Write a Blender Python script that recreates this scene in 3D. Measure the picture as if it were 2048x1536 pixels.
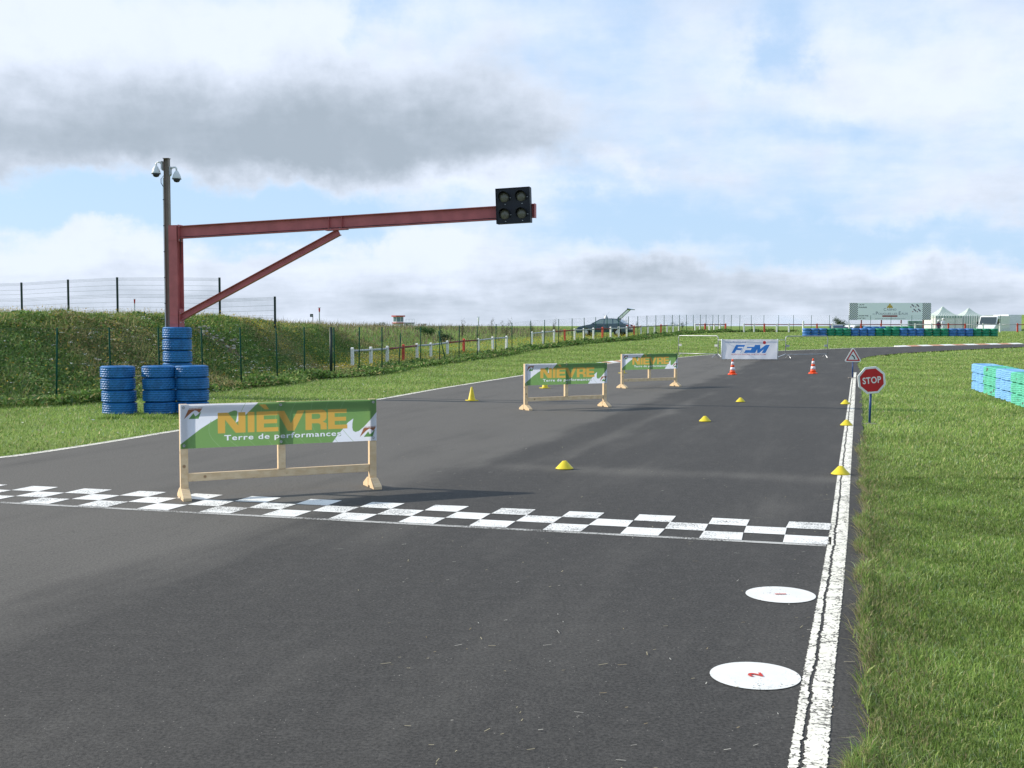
import bpy, math, random
import numpy as np
from mathutils import Vector, Matrix
random.seed(7); RNG = np.random.default_rng(11)
R = math.radians
for o in list(bpy.data.objects): bpy.data.objects.remove(o)
scene = bpy.context.scene
COL = scene.collection

# ------------------------------------------------------------------ camera
FPX, HOR, EYE = 2240.0, 652.0, 1.7
PITCH = math.atan((768 - HOR) / FPX)
cam_d = bpy.data.cameras.new('camera'); cam = bpy.data.objects.new('camera', cam_d); COL.objects.link(cam)
cam.location = (0, 0, EYE); cam.rotation_euler = (math.pi / 2 - PITCH, 0, 0)
cam_d.sensor_width = 36; cam_d.lens = 36 * FPX / 2048; cam_d.clip_end = 9000; cam_d.clip_start = .05
scene.camera = cam

# ------------------------------------------------------------------ light
SUNV = Vector((-1.665, 0.43, 0.93)).normalized()          # towards the sun
SUN_EL = math.asin(SUNV.z); SUN_AZ = math.atan2(SUNV.x, SUNV.y)
sl = bpy.data.lights.new('sun', 'SUN'); sl.energy = 4.6; sl.angle = R(0.6); sl.color = (1, .93, .82)
so = bpy.data.objects.new('sun', sl); COL.objects.link(so)
so.rotation_euler = (-SUNV).to_track_quat('-Z', 'Y').to_euler(); so.location = (-20, 5, 12)
scene.view_settings.view_transform = 'Standard'; scene.view_settings.look = 'None'
scene.view_settings.exposure = 0.36; scene.view_settings.gamma = 1
try: scene.view_settings.use_curve_mapping = False
except Exception: pass
scene.cycles.use_denoising = True
scene.cycles.max_bounces = 6; scene.cycles.transparent_max_bounces = 24

# node helper ------------------------------------------------------
class NT:
    def __init__(s, nt): s.nt = nt
    def n(s, typ, **kw):
        nd = s.nt.nodes.new(typ)
        for k, v in kw.items(): setattr(nd, k, v)
        return nd
    def link(s, a, b): s.nt.links.new(a, b)
    def inp(s, sock, v):
        if isinstance(v, bpy.types.NodeSocket): s.link(v, sock)
        else: sock.default_value = v
    def m(s, op, a, b=0.0, c=0.0, clamp=False):
        nd = s.n('ShaderNodeMath', operation=op, use_clamp=clamp)
        for i, v in enumerate((a, b, c)):
            s.inp(nd.inputs[i], v)
        return nd.outputs[0]
    def ss(s, v, lo, hi, a=0.0, b=1.0):
        nd = s.n('ShaderNodeMapRange', interpolation_type='SMOOTHSTEP')
        s.inp(nd.inputs[0], v)
        for i, x in enumerate((lo, hi, a, b)): s.inp(nd.inputs[i + 1], x)
        return nd.outputs[0]
    def mix(s, f, a, b):
        nd = s.n('ShaderNodeMix', data_type='RGBA')
        s.inp(nd.inputs[0], f)
        for sk, v in ((nd.inputs[6], a), (nd.inputs[7], b)):
            if not isinstance(v, bpy.types.NodeSocket) and len(v) == 3: v = (*v, 1)
            s.inp(sk, v)
        return nd.outputs[2]
    def noise(s, vec, scale, detail=3, rough=.5, out=0, dim='3D'):
        nd = s.n('ShaderNodeTexNoise', noise_dimensions=dim)
        if vec is not None: s.link(vec, nd.inputs['Vector'])
        nd.inputs['Scale'].default_value = scale; nd.inputs['Detail'].default_value = detail
        nd.inputs['Roughness'].default_value = rough
        return nd.outputs[out]
    def comb(s, x, y, z=0.0):
        nd = s.n('ShaderNodeCombineXYZ')
        for i, v in enumerate((x, y, z)): s.inp(nd.inputs[i], v)
        return nd.outputs[0]
    def sep(s, v):
        nd = s.n('ShaderNodeSeparateXYZ'); s.link(v, nd.inputs[0]); return nd.outputs

# ------------------------------------------------------------------ sky
w = bpy.data.worlds.new('World'); scene.world = w; w.use_nodes = True
N = NT(w.node_tree); w.node_tree.nodes.clear()
sky = N.n('ShaderNodeTexSky', sky_type='NISHITA', sun_disc=False)
sky.sun_elevation = SUN_EL; sky.sun_rotation = SUN_AZ; sky.air_density = 1.0; sky.dust_density = .6; sky.ozone_density = 1.3
tc = N.n('ShaderNodeTexCoord').outputs['Generated']
dx, dy, dz = N.sep(tc)
az0 = N.m('ARCTAN2', dx, dy); el0 = N.m('ARCSINE', dz)
elc = N.m('MAXIMUM', dz, 0.0)
den = N.m('ADD', elc, .17)
planar = N.comb(N.m('DIVIDE', dx, den), N.m('DIVIDE', dy, den), 0.0)
wn = N.sep(N.noise(tc, 9.0, 6, .62, out=1))
wn2 = N.sep(N.noise(tc, 30.0, 4, .6, out=1))
az = N.m('ADD', N.m('ADD', az0, N.m('MULTIPLY', N.m('SUBTRACT', wn[0], .5), .22)), N.m('MULTIPLY', N.m('SUBTRACT', wn2[0], .5), .05))
el = N.m('ADD', N.m('ADD', el0, N.m('MULTIPLY', N.m('SUBTRACT', wn[1], .5), .075)), N.m('MULTIPLY', N.m('SUBTRACT', wn2[1], .5), .022))
n1 = N.noise(planar, 1.7, 9, .58); n2 = N.noise(planar, 2.6, 7, .58)
n3 = N.noise(tc, 11.0, 8, .58)
def blob(u, v, su, sup, sdn):
    a0 = math.atan((u - 1024) / FPX); e0 = math.atan((HOR - v) / FPX * math.cos(a0))
    da = N.m('DIVIDE', N.m('SUBTRACT', az, a0), su / FPX)
    de = N.m('SUBTRACT', el, e0)
    s_ = N.m('ADD', N.m('MULTIPLY', N.m('GREATER_THAN', de, 0.0), (sup - sdn) / FPX), sdn / FPX)
    de = N.m('DIVIDE', de, s_)
    q = N.m('ADD', N.m('MULTIPLY', da, da), N.m('MULTIPLY', de, de))
    return N.m('EXPONENT', N.m('MULTIPLY', q, -1.0))
# cloud masses standing in this part of the sky: direction, extent, cover, grey underside
BL = [(260, 305, 560, 120, 58, .60, .66), (820, 300, 420, 120, 70, .55, .66), (560, 190, 520, 110, 90, .45, .10), (60, 60, 300, 120, 120, .3, -.22), (520, 60, 260, 90, 70, .2, -.25), (760, 90, 60, 120, 60, -.25, -.1),
      (180, 425, 430, 48, 62, -.62, 0), (640, 405, 120, 30, 40, -.35, -.1), (520, 475, 130, 40, 40, -.3, 0),
      (120, 545, 300, 70, 150, .42, .02), (720, 545, 420, 70, 150, .45, .06), (1000, 385, 260, 45, 40, .25, -.2),
      (1255, 548, 170, 32, 30, .4, .45), (1290, 400, 150, 130, 60, -.34, 0), (1560, 120, 90, 90, 60, -.42, 0),
      (1620, 265, 170, 40, 25, -.25, 0), (1420, 470, 300, 26, 24, -.32, 0), (1880, 500, 260, 34, 26, -.38, 0),
      (1280, 330, 70, 45, 40, .3, -.2), (1780, 200, 330, 130, 110, .34, -.12), (1750, 570, 420, 45, 45, .45, .26),
      (1100, 620, 1500, 60, 60, .35, .40), (170, 470, 130, 22, 40, .35, -.35), (760, 480, 160, 22, 40, .3, -.35), (1480, 470, 90, 18, 26, .3, -.3), (1820, 500, 120, 20, 30, .3, -.35), (1900, 410, 260, 45, 30, .3, .2), (1480, 60, 240, 90, 60, .2, -.1)]
cov = n1; drk = N.m('MULTIPLY', n2, .85)
for (u, v, su, sup, sdn, wc, wd) in BL:
    g = blob(u, v, su, sup, sdn)
    cov = N.m('ADD', cov, N.m('MULTIPLY', g, wc))
    if wd: drk = N.m('ADD', drk, N.m('MULTIPLY', g, wd))
cov = N.m('ADD', cov, N.m('MULTIPLY', N.m('SUBTRACT', n3, .5), .62))
drk = N.m('ADD', drk, N.m('MULTIPLY', N.m('SUBTRACT', n3, .5), .75))
covf = N.ss(cov, .27, .88)
drkf = N.ss(drk, .25, 1.38)
n4 = N.noise(tc, 24.0, 6, .6); drkf = N.m('ADD', drkf, N.m('MULTIPLY', N.m('SUBTRACT', n4, .5), .34), clamp=True)
cl = N.mix(drkf, (6.75, 7.4, 8.6), (3.35, 3.95, 4.65))
skyc = N.mix(.75, sky.outputs[0], (4.35, 6.15, 8.6))
col = N.mix(covf, skyc, cl)
bg = N.n('ShaderNodeBackground'); N.link(col, bg.inputs[0]); bg.inputs[1].default_value = .1
wo = N.n('ShaderNodeOutputWorld'); N.link(bg.outputs[0], wo.inputs[0])

# ------------------------------------------------------------------ materials
def mat(name, c, rough=.6, var=.15, scale=6.0, bump=0.0, metal=0.0, spec=.3, bscale=None, c2=None, thr=(.55, .7), c2scale=None, trans=0.0, coat=0.0):
    m = bpy.data.materials.new(name); m.use_nodes = True
    t = NT(m.node_tree); b = m.node_tree.nodes['Principled BSDF']
    co = t.n('ShaderNodeTexCoord').outputs['Object']
    nz = t.noise(co, scale, 4, .6)
    f = t.ss(nz, .3, .7)
    lo = tuple(x * (1 - var) for x in c); hi = tuple(min(1, x * (1 + var)) for x in c)
    cc = t.mix(f, lo, hi)
    if c2:
        n2_ = t.noise(co, c2scale or scale * .6, 6, .65)
        cc = t.mix(t.ss(n2_, *thr), cc, c2)
    t.link(cc, b.inputs['Base Color'])
    b.inputs['Roughness'].default_value = rough; b.inputs['Metallic'].default_value = metal
    b.inputs['Specular IOR Level'].default_value = spec
    if coat: b.inputs['Coat Weight'].default_value = coat
    if bump:
        bp = t.n('ShaderNodeBump'); bp.inputs['Strength'].default_value = bump; bp.inputs['Distance'].default_value = .01
        t.link(t.noise(co, bscale or scale * 6, 4, .6), bp.inputs['Height']); t.link(bp.outputs[0], b.inputs['Normal'])
    if trans:
        tr = t.n('ShaderNodeBsdfTranslucent'); t.link(cc, tr.inputs[0])
        mx = t.n('ShaderNodeMixShader'); mx.inputs[0].default_value = trans
        t.link(b.outputs[0], mx.inputs[1]); t.link(tr.outputs[0], mx.inputs[2])
        t.link(mx.outputs[0], m.node_tree.nodes['Material Output'].inputs[0])
    return m
def attr_mat(name, attr='col', rough=.7, trans=.3, spec=.2, gain=1.0):
    m = bpy.data.materials.new(name); m.use_nodes = True
    t = NT(m.node_tree); b = m.node_tree.nodes['Principled BSDF']
    a = t.n('ShaderNodeAttribute', attribute_name=attr).outputs['Color']
    t.link(a, b.inputs['Base Color']); b.inputs['Roughness'].default_value = rough
    b.inputs['Specular IOR Level'].default_value = spec
    if trans:
        tr = t.n('ShaderNodeBsdfTranslucent'); t.link(a, tr.inputs[0])
        mx = t.n('ShaderNodeMixShader'); mx.inputs[0].default_value = trans
        t.link(b.outputs[0], mx.inputs[1]); t.link(tr.outputs[0], mx.inputs[2])
        t.link(mx.outputs[0], m.node_tree.nodes['Material Output'].inputs[0])
    return m

def asphalt_mat():
    m = bpy.data.materials.new('asphalt'); m.use_nodes = True
    t = NT(m.node_tree); b = m.node_tree.nodes['Principled BSDF']
    co = t.n('ShaderNodeTexCoord').outputs['Object']
    x, y, z = t.sep(co)
    n = t.m('SUBTRACT', t.m('MULTIPLY', x, .955), t.m('MULTIPLY', y, .296))      # across the track, right line at -0.18
    s = t.m('ADD', t.m('MULTIPLY', x, .296), t.m('MULTIPLY', y, .955))           # along the track
    wob = t.m('MULTIPLY', t.m('SUBTRACT', t.noise(co, .35, 4, .6), .5), 2.2)
    st = t.noise(t.comb(t.m('MULTIPLY', n, 1.5), t.m('MULTIPLY', s, .14)), 1.0, 7, .62)
    st2 = t.noise(t.comb(t.m('MULTIPLY', n, .9), t.m('MULTIPLY', s, .45), 5.0), 1.0, 6, .6)
    nw = t.m('ADD', n, t.m('ADD', t.m('MULTIPLY', wob, .13), t.m('MULTIPLY', t.m('SUBTRACT', st2, .5), .5)))
    soft = t.ss(s, 4.0, 14.0, 1.1, .35)
    lane = t.ss(nw, t.m('SUBTRACT', -4.45, soft), t.m('ADD', -4.40, t.m('MULTIPLY', soft, .5)))      # rubbered racing lane, fresh seam on its left
    gap = t.m('ADD', nw, 3.62); gap = t.m('EXPONENT', t.m('MULTIPLY', t.m('MULTIPLY', gap, gap), -45.0))
    gap = t.m('MULTIPLY', gap, t.m('MULTIPLY', t.ss(s, 12.5, 14.0), t.ss(s, 22.0, 34.0, 1.0, 0.0)))
    band = t.m('SUBTRACT', s, t.m('ADD', 12.85, t.m('MULTIPLY', wob, .18)))                           # pale dusty joint across the lane
    band = t.m('EXPONENT', t.m('MULTIPLY', t.m('MULTIPLY', band, band), -7.0))
    lane = t.m('MULTIPLY', lane, t.m('SUBTRACT', 1.0, t.m('MULTIPLY', t.m('MAXIMUM', t.m('MULTIPLY', gap, .8), band), .62)))
    f = t.m('ADD', t.m('MULTIPLY', lane, .74), t.m('ADD', t.m('MULTIPLY', t.m('SUBTRACT', st, .5), 1.45), t.m('MULTIPLY', t.m('SUBTRACT', st2, .5), .95)))
    f = t.ss(f, -.12, .86)
    base = t.mix(f, (.122, .113, .099), (.034, .0318, .0290))
    base = t.mix(t.m('MULTIPLY', t.ss(t.noise(co, 9.0, 5, .7), .42, .68), .22), base, (.115, .108, .098))
    fine = t.noise(co, 55.0, 5, .75)
    base = t.mix(t.ss(fine, .34, .66), t.mix(.42, base, (.014, .014, .014)), t.mix(.24, base, (.18, .17, .155)))
    v = t.n('ShaderNodeTexVoronoi', feature='F1'); t.link(co, v.inputs['Vector']); v.inputs['Scale'].default_value = 42.0
    spk = t.ss(v.outputs['Distance'], .10, .17, 1.0, 0.0)
    r_ = t.sep(v.outputs['Color'])
    spk = t.m('MULTIPLY', spk, t.m('GREATER_THAN', r_[0], .90))
    base = t.mix(t.m('MULTIPLY', spk, .5), base, (.42, .39, .34))
    drk2 = t.m('MULTIPLY', t.ss(v.outputs['Distance'], .14, .22, 1.0, 0.0), t.m('LESS_THAN', r_[1], .12))
    base = t.mix(t.m('MULTIPLY', drk2, .6), base, (.018, .018, .018))
    # hairline joint and cracks
    cr = t.m('ABSOLUTE', t.m('SUBTRACT', t.noise(t.comb(t.m('MULTIPLY', n, .5), t.m('MULTIPLY', s, .16), 9.0), 1.0, 5, .65), .5))
    base = t.mix(t.m('MULTIPLY', t.ss(cr, .0005, .003, 1.0, 0.0), .16), base, (.02, .02, .02))
    t.link(base, b.inputs['Base Color'])
    b.inputs['Roughness'].default_value = .85; b.inputs['Specular IOR Level'].default_value = .22
    bp = t.n('ShaderNodeBump'); bp.inputs['Strength'].default_value = .55; bp.inputs['Distance'].default_value = .006
    t.link(t.noise(co, 120.0, 4, .7), bp.inputs['Height']); t.link(bp.outputs[0], b.inputs['Normal'])
    return m
def soil_mat():
    m = bpy.data.materials.new('grass_ground'); m.use_nodes = True
    t = NT(m.node_tree); b = m.node_tree.nodes['Principled BSDF']
    co = t.n('ShaderNodeTexCoord').outputs['Object']
    x, y, z = t.sep(co)
    n = t.m('SUBTRACT', t.m('MULTIPLY', x, .955), t.m('MULTIPLY', y, .296))
    big = t.noise(co, .22, 5, .6); mid = t.noise(co, 1.3, 5, .65); fine = t.noise(co, 16.0, 5, .75)
    c = t.mix(t.ss(big, .35, .65), (.165, .260, .050), (.215, .285, .070))
    c = t.mix(t.m('MULTIPLY', t.ss(mid, .52, .72), .55), c, (.25, .255, .09))
    c = t.mix(t.m('MULTIPLY', t.ss(mid, .47, .30), .5), c, (.095, .18, .03))
    mow = t.noise(t.comb(t.m('MULTIPLY', n, 1.3), t.m('MULTIPLY', y, .05)), 1.0, 3, .5)
    c = t.mix(t.m('MULTIPLY', t.ss(mow, .5, .66), .35), c, (.27, .29, .11))
    c = t.mix(t.m('MULTIPLY', t.ss(fine, .38, .62, 1.0, 0.0), .55), c, (.075, .135, .024))
    c = t.mix(t.m('MULTIPLY', t.ss(t.noise(co, 40.0, 4, .7), .58, .72), .5), c, (.31, .32, .14))
    t.link(c, b.inputs['Base Color']); b.inputs['Roughness'].default_value = .95; b.inputs['Specular IOR Level'].default_value = .1
    bp = t.n('ShaderNodeBump'); bp.inputs['Strength'].default_value = .8; bp.inputs['Distance'].default_value = .04
    t.link(t.noise(co, 22.0, 5, .7), bp.inputs['Height']); t.link(bp.outputs[0], b.inputs['Normal'])
    return m
def paint_mat(name, c, wear=.5, cracks=False):
    """road paint on a strip with UVs (u across 0..1, v along in metres): worn places let the asphalt show"""
    m = bpy.data.materials.new(name); m.use_nodes = True
    t = NT(m.node_tree); b = m.node_tree.nodes['Principled BSDF']
    tcn = t.n('ShaderNodeTexCoord'); co = tcn.outputs['Object']; uv = tcn.outputs['UV']
    nz = t.noise(co, 70.0, 4, .7); nb = t.noise(co, 3.0, 4, .6)
    cc = t.mix(t.ss(nb, .3, .7), tuple(x * .86 for x in c), c)
    cc = t.mix(t.m('MULTIPLY', t.ss(t.noise(co, 24.0, 4, .7), .55, .75), .28), cc, (.42, .38, .30))
    t.link(cc, b.inputs['Base Color']); b.inputs['Roughness'].default_value = .7; b.inputs['Specular IOR Level'].default_value = .2
    miss = t.ss(t.m('ADD', nz, t.m('MULTIPLY', t.m('SUBTRACT', t.noise(co, 1.7, 4, .6), .5), .55)), .66 - .12 * wear, .74 - .12 * wear)
    if cracks:
        u, v, _ = t.sep(uv)
        cvec = t.comb(0.0, v, 0.0)
        wig = t.m('ADD', .34, t.m('ADD', t.m('MULTIPLY', t.m('SUBTRACT', t.noise(cvec, 1.6, 2, .5), .5), .30), t.m('MULTIPLY', t.m('SUBTRACT', t.noise(cvec, 14.0, 4, .7), .5), .34)))
        wd = t.m('ADD', .012, t.m('MULTIPLY', t.noise(cvec, 6.0, 5, .75), .095))
        c1 = t.m('LESS_THAN', t.m('ABSOLUTE', t.m('SUBTRACT', u, wig)), wd)
        tv = t.noise(t.comb(t.m('MULTIPLY', u, 1.2), t.m('MULTIPLY', v, 11.0), 0.0), 1.0, 3, .55)
        c2 = t.ss(t.m('ABSOLUTE', t.m('SUBTRACT', tv, .5)), .010, .024, 1.0, 0.0)
        c2 = t.m('MULTIPLY', c2, t.m('GREATER_THAN', t.noise(t.comb(t.m('MULTIPLY', u, 2.0), t.m('MULTIPLY', v, 4.0), 3.0), 1.0, 2, .5), .46))
        eg = t.m('ADD', .465, t.m('MULTIPLY', t.m('SUBTRACT', t.noise(t.comb(u, t.m('MULTIPLY', v, 26.0), 7.0), 1.0, 4, .7), .5), .27))
        c3 = t.m('GREATER_THAN', t.m('ABSOLUTE', t.m('SUBTRACT', u, .5)), eg)
        c4 = t.m('MULTIPLY', t.ss(t.noise(t.comb(t.m('MULTIPLY', u, 9.0), t.m('MULTIPLY', v, 22.0), 2.0), 1.0, 3, .6), .56, .62), t.ss(u, .74, .86))
        for k in (c1, t.m('MULTIPLY', c2, .8), c3, t.m('MULTIPLY', c4, .75)): miss = t.m('MAXIMUM', miss, k)
    tr = t.n('ShaderNodeBsdfTransparent'); mx = t.n('ShaderNodeMixShader')
    t.link(miss, mx.inputs[0]); t.link(b.outputs[0], mx.inputs[1]); t.link(tr.outputs[0], mx.inputs[2])
    t.link(mx.outputs[0], m.node_tree.nodes['Material Output'].inputs[0])
    return m
def wood_mat():
    m = bpy.data.materials.new('pine_wood'); m.use_nodes = True
    t = NT(m.node_tree); b = m.node_tree.nodes['Principled BSDF']
    co = t.n('ShaderNodeTexCoord').outputs['Object']
    oi = t.n('ShaderNodeObjectInfo').outputs['Random']
    x, y, z = t.sep(co)
    g = t.noise(t.comb(t.m('MULTIPLY', x, 5.0), t.m('MULTIPLY', y, 30.0), t.m('MULTIPLY', z, 9.0)), 2.0, 5, .6)
    c = t.mix(t.ss(g, .3, .7), (.62, .44, .25), (.74, .57, .36))
    c = t.mix(t.m('MULTIPLY', oi, .25), c, (.55, .40, .24))
    v = t.n('ShaderNodeTexVoronoi', feature='F1'); t.link(co, v.inputs['Vector']); v.inputs['Scale'].default_value = 5.5
    k = t.ss(v.outputs['Distance'], .05, .13, 1.0, 0.0)
    c = t.mix(t.m('MULTIPLY', k, .8), c, (.20, .10, .045))
    t.link(c, b.inputs['Base Color']); b.inputs['Roughness'].default_value = .7; b.inputs['Specular IOR Level'].default_value = .25
    return m
def print_mat(name, trans):
    return attr_mat(name, 'print', rough=.45, trans=trans, spec=.3)

M = dict(
    asphalt=asphalt_mat(), ground=soil_mat(), wood=wood_mat(),
    line=paint_mat('cracked_white_paint', (.80, .765, .66), .55, True), white_paint=paint_mat('worn_white_paint', (.78, .77, .73), .85),
    disc_paint=paint_mat('disc_white_paint', (.74, .735, .70), .25), dusty=paint_mat('faded_paint', (.46, .45, .42), 1.15),
    red_paint=mat('red_digit_paint', (.50, .04, .03), .7),
    steel_red=mat('red_steel', (.45, .125, .125), .55, .12, 3.0, spec=.35, c2=(.50, .17, .15), thr=(.6, .8)),
    mast=mat('brown_steel', (.24, .195, .165), .6, .15, 2.0), galv=mat('galvanised', (.42, .43, .44), .45, .15, 9.0, metal=.5),
    bolt=mat('bolt_steel', (.55, .55, .55), .4, .1, metal=.6),
    black=mat('black_housing', (.012, .014, .02), .5, .2), lens=mat('lamp_lens', (.12, .115, .085), .25, .15, 20, spec=.5),
    cam_white=mat('camera_white', (.62, .65, .66), .4, .05), smoke=mat('smoked_dome', (.03, .03, .035), .1, .05, spec=.6),
    blue_tyre=mat('blue_tyre_paint', (.014, .125, .33), .5, .25, 5.0, .2, spec=.35, c2=(.010, .09, .25), thr=(.60, .8)),
    wall_blue=mat('wall_blue_paint', (.17, .37, .62), .6, .14, 7.0, .2, c2=(.06, .075, .09), thr=(.64, .69), c2scale=6.0),
    wall_green=mat('wall_green_paint', (.095, .41, .285), .6, .16, 7.0, .2, c2=(.07, .075, .065), thr=(.61, .66), c2scale=6.0),
    far_blue=mat('far_blue_paint', (.050, .165, .42), .55, .2, 3.0), far_green=mat('far_green_paint', (.018, .215, .125), .55, .2, 3.0),
    yellow=mat('yellow_plastic', (.72, .57, .03), .45, .08, 12, spec=.4, trans=.12), orange=mat('orange_plastic', (.85, .085, .015), .45, .06, 12, spec=.4),
    cone_white=mat('reflective_white', (.80, .72, .74), .4, .05), rubber=mat('black_rubber', (.02, .02, .02), .8, .2),
    sign_white=mat('sign_white', (.70, .71, .70), .4, .05), sign_red=mat('sign_red', (.46, .018, .022), .4, .06),
    sign_black=mat('sign_black', (.015, .015, .018), .5, .1), sign_blue=mat('blue_pole_paint', (.018, .055, .17), .4, .1),
    plate=mat('base_plate', (.35, .30, .25), .8, .25), green_post=mat('green_fence_paint', (.010, .060, .038), .8, .15, spec=.08),
    dark_post=mat('dark_green_post', (.012, .030, .024), .5, .15), wire=mat('green_wire', (.030, .075, .060), .5, .1),
    concrete=mat('white_concrete', (.74, .73, .69), .85, .14, 9.0, .3, c2=(.36, .35, .32), thr=(.60, .80)),
    red_post=mat('red_painted_concrete', (.52, .075, .045), .75, .15, 9.0), red_rail=mat('dull_red_rail', (.20, .035, .032), .6, .2, 4.0),
    white_rail=mat('weathered_white_rail', (.42, .43, .43), .6, .2, 4.0),
    car_teal=mat('dark_teal_car_paint', (.022, .052, .080), .25, .08, 2.0, spec=.5, coat=.8), glass=mat('car_glass', (.14, .20, .21), .05, .05, spec=.8),
    pale_glass=mat('pale_glass', (.30, .38, .40), .15, .1, spec=.6, trans=.4), tint2=mat('streaky_green_glass', (.07, .12, .09), .08, .5, 3.0, spec=.7), dark_glass=mat('dark_glass', (.035, .05, .055), .06, .05, spec=.8), tint=mat('green_tint_glass', (.085, .17, .175), .08, .1, spec=.7),
    hub=mat('wheel_alloy', (.55, .55, .55), .35, .1, metal=.4), car_red=mat('tail_light_red', (.40, .02, .02), .3, .1),
    white_car=mat('white_car_paint', (.72, .73, .74), .3, .05, coat=.5), navy_car=mat('navy_car_paint', (.025, .045, .10), .3, .05, coat=.5),
    green_car=mat('dull_green_paint', (.085, .19, .125), .4, .2, 3.0), trim=mat('dark_trim', (.03, .03, .032), .6, .1),
    tent=mat('white_canvas', (.76, .77, .74), .8, .05, 3.0, trans=.25), tent_green=mat('green_canvas', (.30, .45, .38), .8, .05, trans=.25),
    board=mat('billboard_face', (.6, .6, .6), .6), wallw=mat('pale_render', (.75, .74, .70), .85, .1), roof_red=mat('red_fascia', (.48, .07, .075), .7, .12),
    bark=mat('bark', (.10, .075, .05), .9, .25, 10, .5), stone=mat('pale_stone', (.40, .36, .29), .9, .3, 8.0, .4),
    earth=mat('bare_earth', (.15, .115, .07), .95, .3, 6.0, .5), kerb_white=mat('kerb_white', (.72, .71, .68), .8, .1), kerb_red=mat('kerb_red', (.50, .27, .17), .8, .15),
    skin=mat('skin', (.50, .30, .22), .6, .05), purple=mat('plum_jacket', (.075, .035, .075), .8, .1), shirt=mat('white_shirt', (.75, .74, .80), .8, .05),
    denim=mat('dark_trousers', (.03, .035, .06), .85, .1),
    grass=attr_mat('grass_blade', 'col', .65, .35, .25), leaf=attr_mat('leaf', 'col', .7, .3, .2), flower=attr_mat('petal', 'col', .7, .3, .1),
    banner=print_mat('printed_vinyl', .42), ffm=print_mat('printed_vinyl_white', .50), bill=print_mat('printed_board', 0.0),
)

# ------------------------------------------------------------------ mesh builder
class MB:
    def __init__(s): s.v = []; s.f = []; s.uv = None
    def add(s, vs, fs):
        b = len(s.v); s.v += [tuple(p) for p in vs]; s.f += [tuple(i + b for i in f) for f in fs]; return s
    def box(s, c, d, rot=None):
        hx, hy, hz = d[0] / 2, d[1] / 2, d[2] / 2
        p = [Vector((x, y, z)) for z in (-hz, hz) for x, y in ((-hx, -hy), (hx, -hy), (hx, hy), (-hx, hy))]
        if rot is not None: p = [rot @ q for q in p]
        return s.add([Vector(c) + q for q in p], [(3, 2, 1, 0), (4, 5, 6, 7), (0, 1, 5, 4), (1, 2, 6, 5), (2, 3, 7, 6), (3, 0, 4, 7)])
    def bar(s, p0, p1, wx, wz, up=(0, 0, 1)):
        p0, p1 = Vector(p0), Vector(p1); d = p1 - p0; L = d.length; d.normalize()
        sx = d.cross(Vector(up)).normalized(); uz = sx.cross(d)
        rot = Matrix((sx, d, uz)).transposed()
        return s.box((p0 + p1) / 2, (wx, L, wz), rot)
    def tube(s, pts, r, seg=8, r1=None, cap=True):
        pts = [Vector(p) for p in pts]; n = len(pts); vs = []; fs = []
        for i, p in enumerate(pts):
            d = (pts[min(i + 1, n - 1)] - pts[max(i - 1, 0)]).normalized()
            a = Vector((0, 0, 1)) if abs(d.z) < .9 else Vector((1, 0, 0))
            x = d.cross(a).normalized(); y = d.cross(x)
            rr = r if r1 is None else r + (r1 - r) * i / (n - 1)
            for k in range(seg):
                t = 2 * math.pi * k / seg; vs.append(p + x * (rr * math.cos(t)) + y * (rr * math.sin(t)))
        for i in range(n - 1):
            for k in range(seg):
                a, b = i * seg + k, i * seg + (k + 1) % seg
                fs.append((a, b, b + seg, a + seg))
        if cap: fs += [tuple(range(seg)), tuple(range((n - 1) * seg, n * seg))[::-1]]
        return s.add(vs, fs)
    def lathe(s, prof, seg=24, c=(0, 0, 0), rfun=None, M=None):
        vs = []; fs = []; n = len(prof)
        for i, (r, z) in enumerate(prof):
            for k in range(seg):
                t = 2 * math.pi * k / seg; rr = rfun(i, k, r) if rfun else r
                p = Vector((rr * math.cos(t), rr * math.sin(t), z))
                if M is not None: p = M @ p
                vs.append(Vector(c) + p)
        for i in range(n - 1):
            for k in range(seg):
                a, b = i * seg + k, i * seg + (k + 1) % seg; fs.append((a, b, b + seg, a + seg))
        if prof[0][0] > 1e-6 and prof[0] != prof[-1]: fs.append(tuple(range(seg))[::-1])
        if prof[-1][0] > 1e-6 and prof[0] != prof[-1]: fs.append(tuple(range((n - 1) * seg, n * seg)))
        return s.add(vs, fs)
    def prism(s, poly, y0, y1, axis='y'):
        """poly: (a,b) list extruded along an axis; y: (a,.,b)  z: (a,b,.)  x: (.,a,b)"""
        def P(a, b, h): return {'y': (a, h, b), 'z': (a, b, h), 'x': (h, a, b)}[axis]
        n = len(poly); vs = [P(a, b, y0) for a, b in poly] + [P(a, b, y1) for a, b in poly]
        fs = [tuple(range(n)), tuple(range(n, 2 * n))[::-1]] + [(i, i + n, (i + 1) % n + n, (i + 1) % n) for i in range(n)]
        return s.add(vs, fs)
    def mesh(s, name, m=None, smooth=False):
        me = bpy.data.meshes.new(name); me.from_pydata([tuple(p) for p in s.v], [], s.f)
        if m: me.materials.append(m if not isinstance(m, str) else M[m])
        if smooth:
            for p in me.polygons: p.use_smooth = True
        me.update(); return me
    def fix(s, me):
        import bmesh
        b = bmesh.new(); b.from_mesh(me); bmesh.ops.recalc_face_normals(b, faces=b.faces); b.to_mesh(me); b.free(); return me
    def build(s, name, m, parent=None, smooth=False, bevel=0.0, loc=None):
        me = s.fix(s.mesh(name, m, smooth)); return link(name, me, parent, bevel, loc)
def link(name, me, parent=None, bevel=0.0, loc=None):
    o = bpy.data.objects.new(name, me); COL.objects.link(o)
    if parent: o.parent = parent
    if loc is not None: o.location = loc
    if bevel:
        b = o.modifiers.new('bevel', 'BEVEL'); b.width = bevel; b.segments = 2; b.limit_method = 'ANGLE'
    return o
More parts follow.
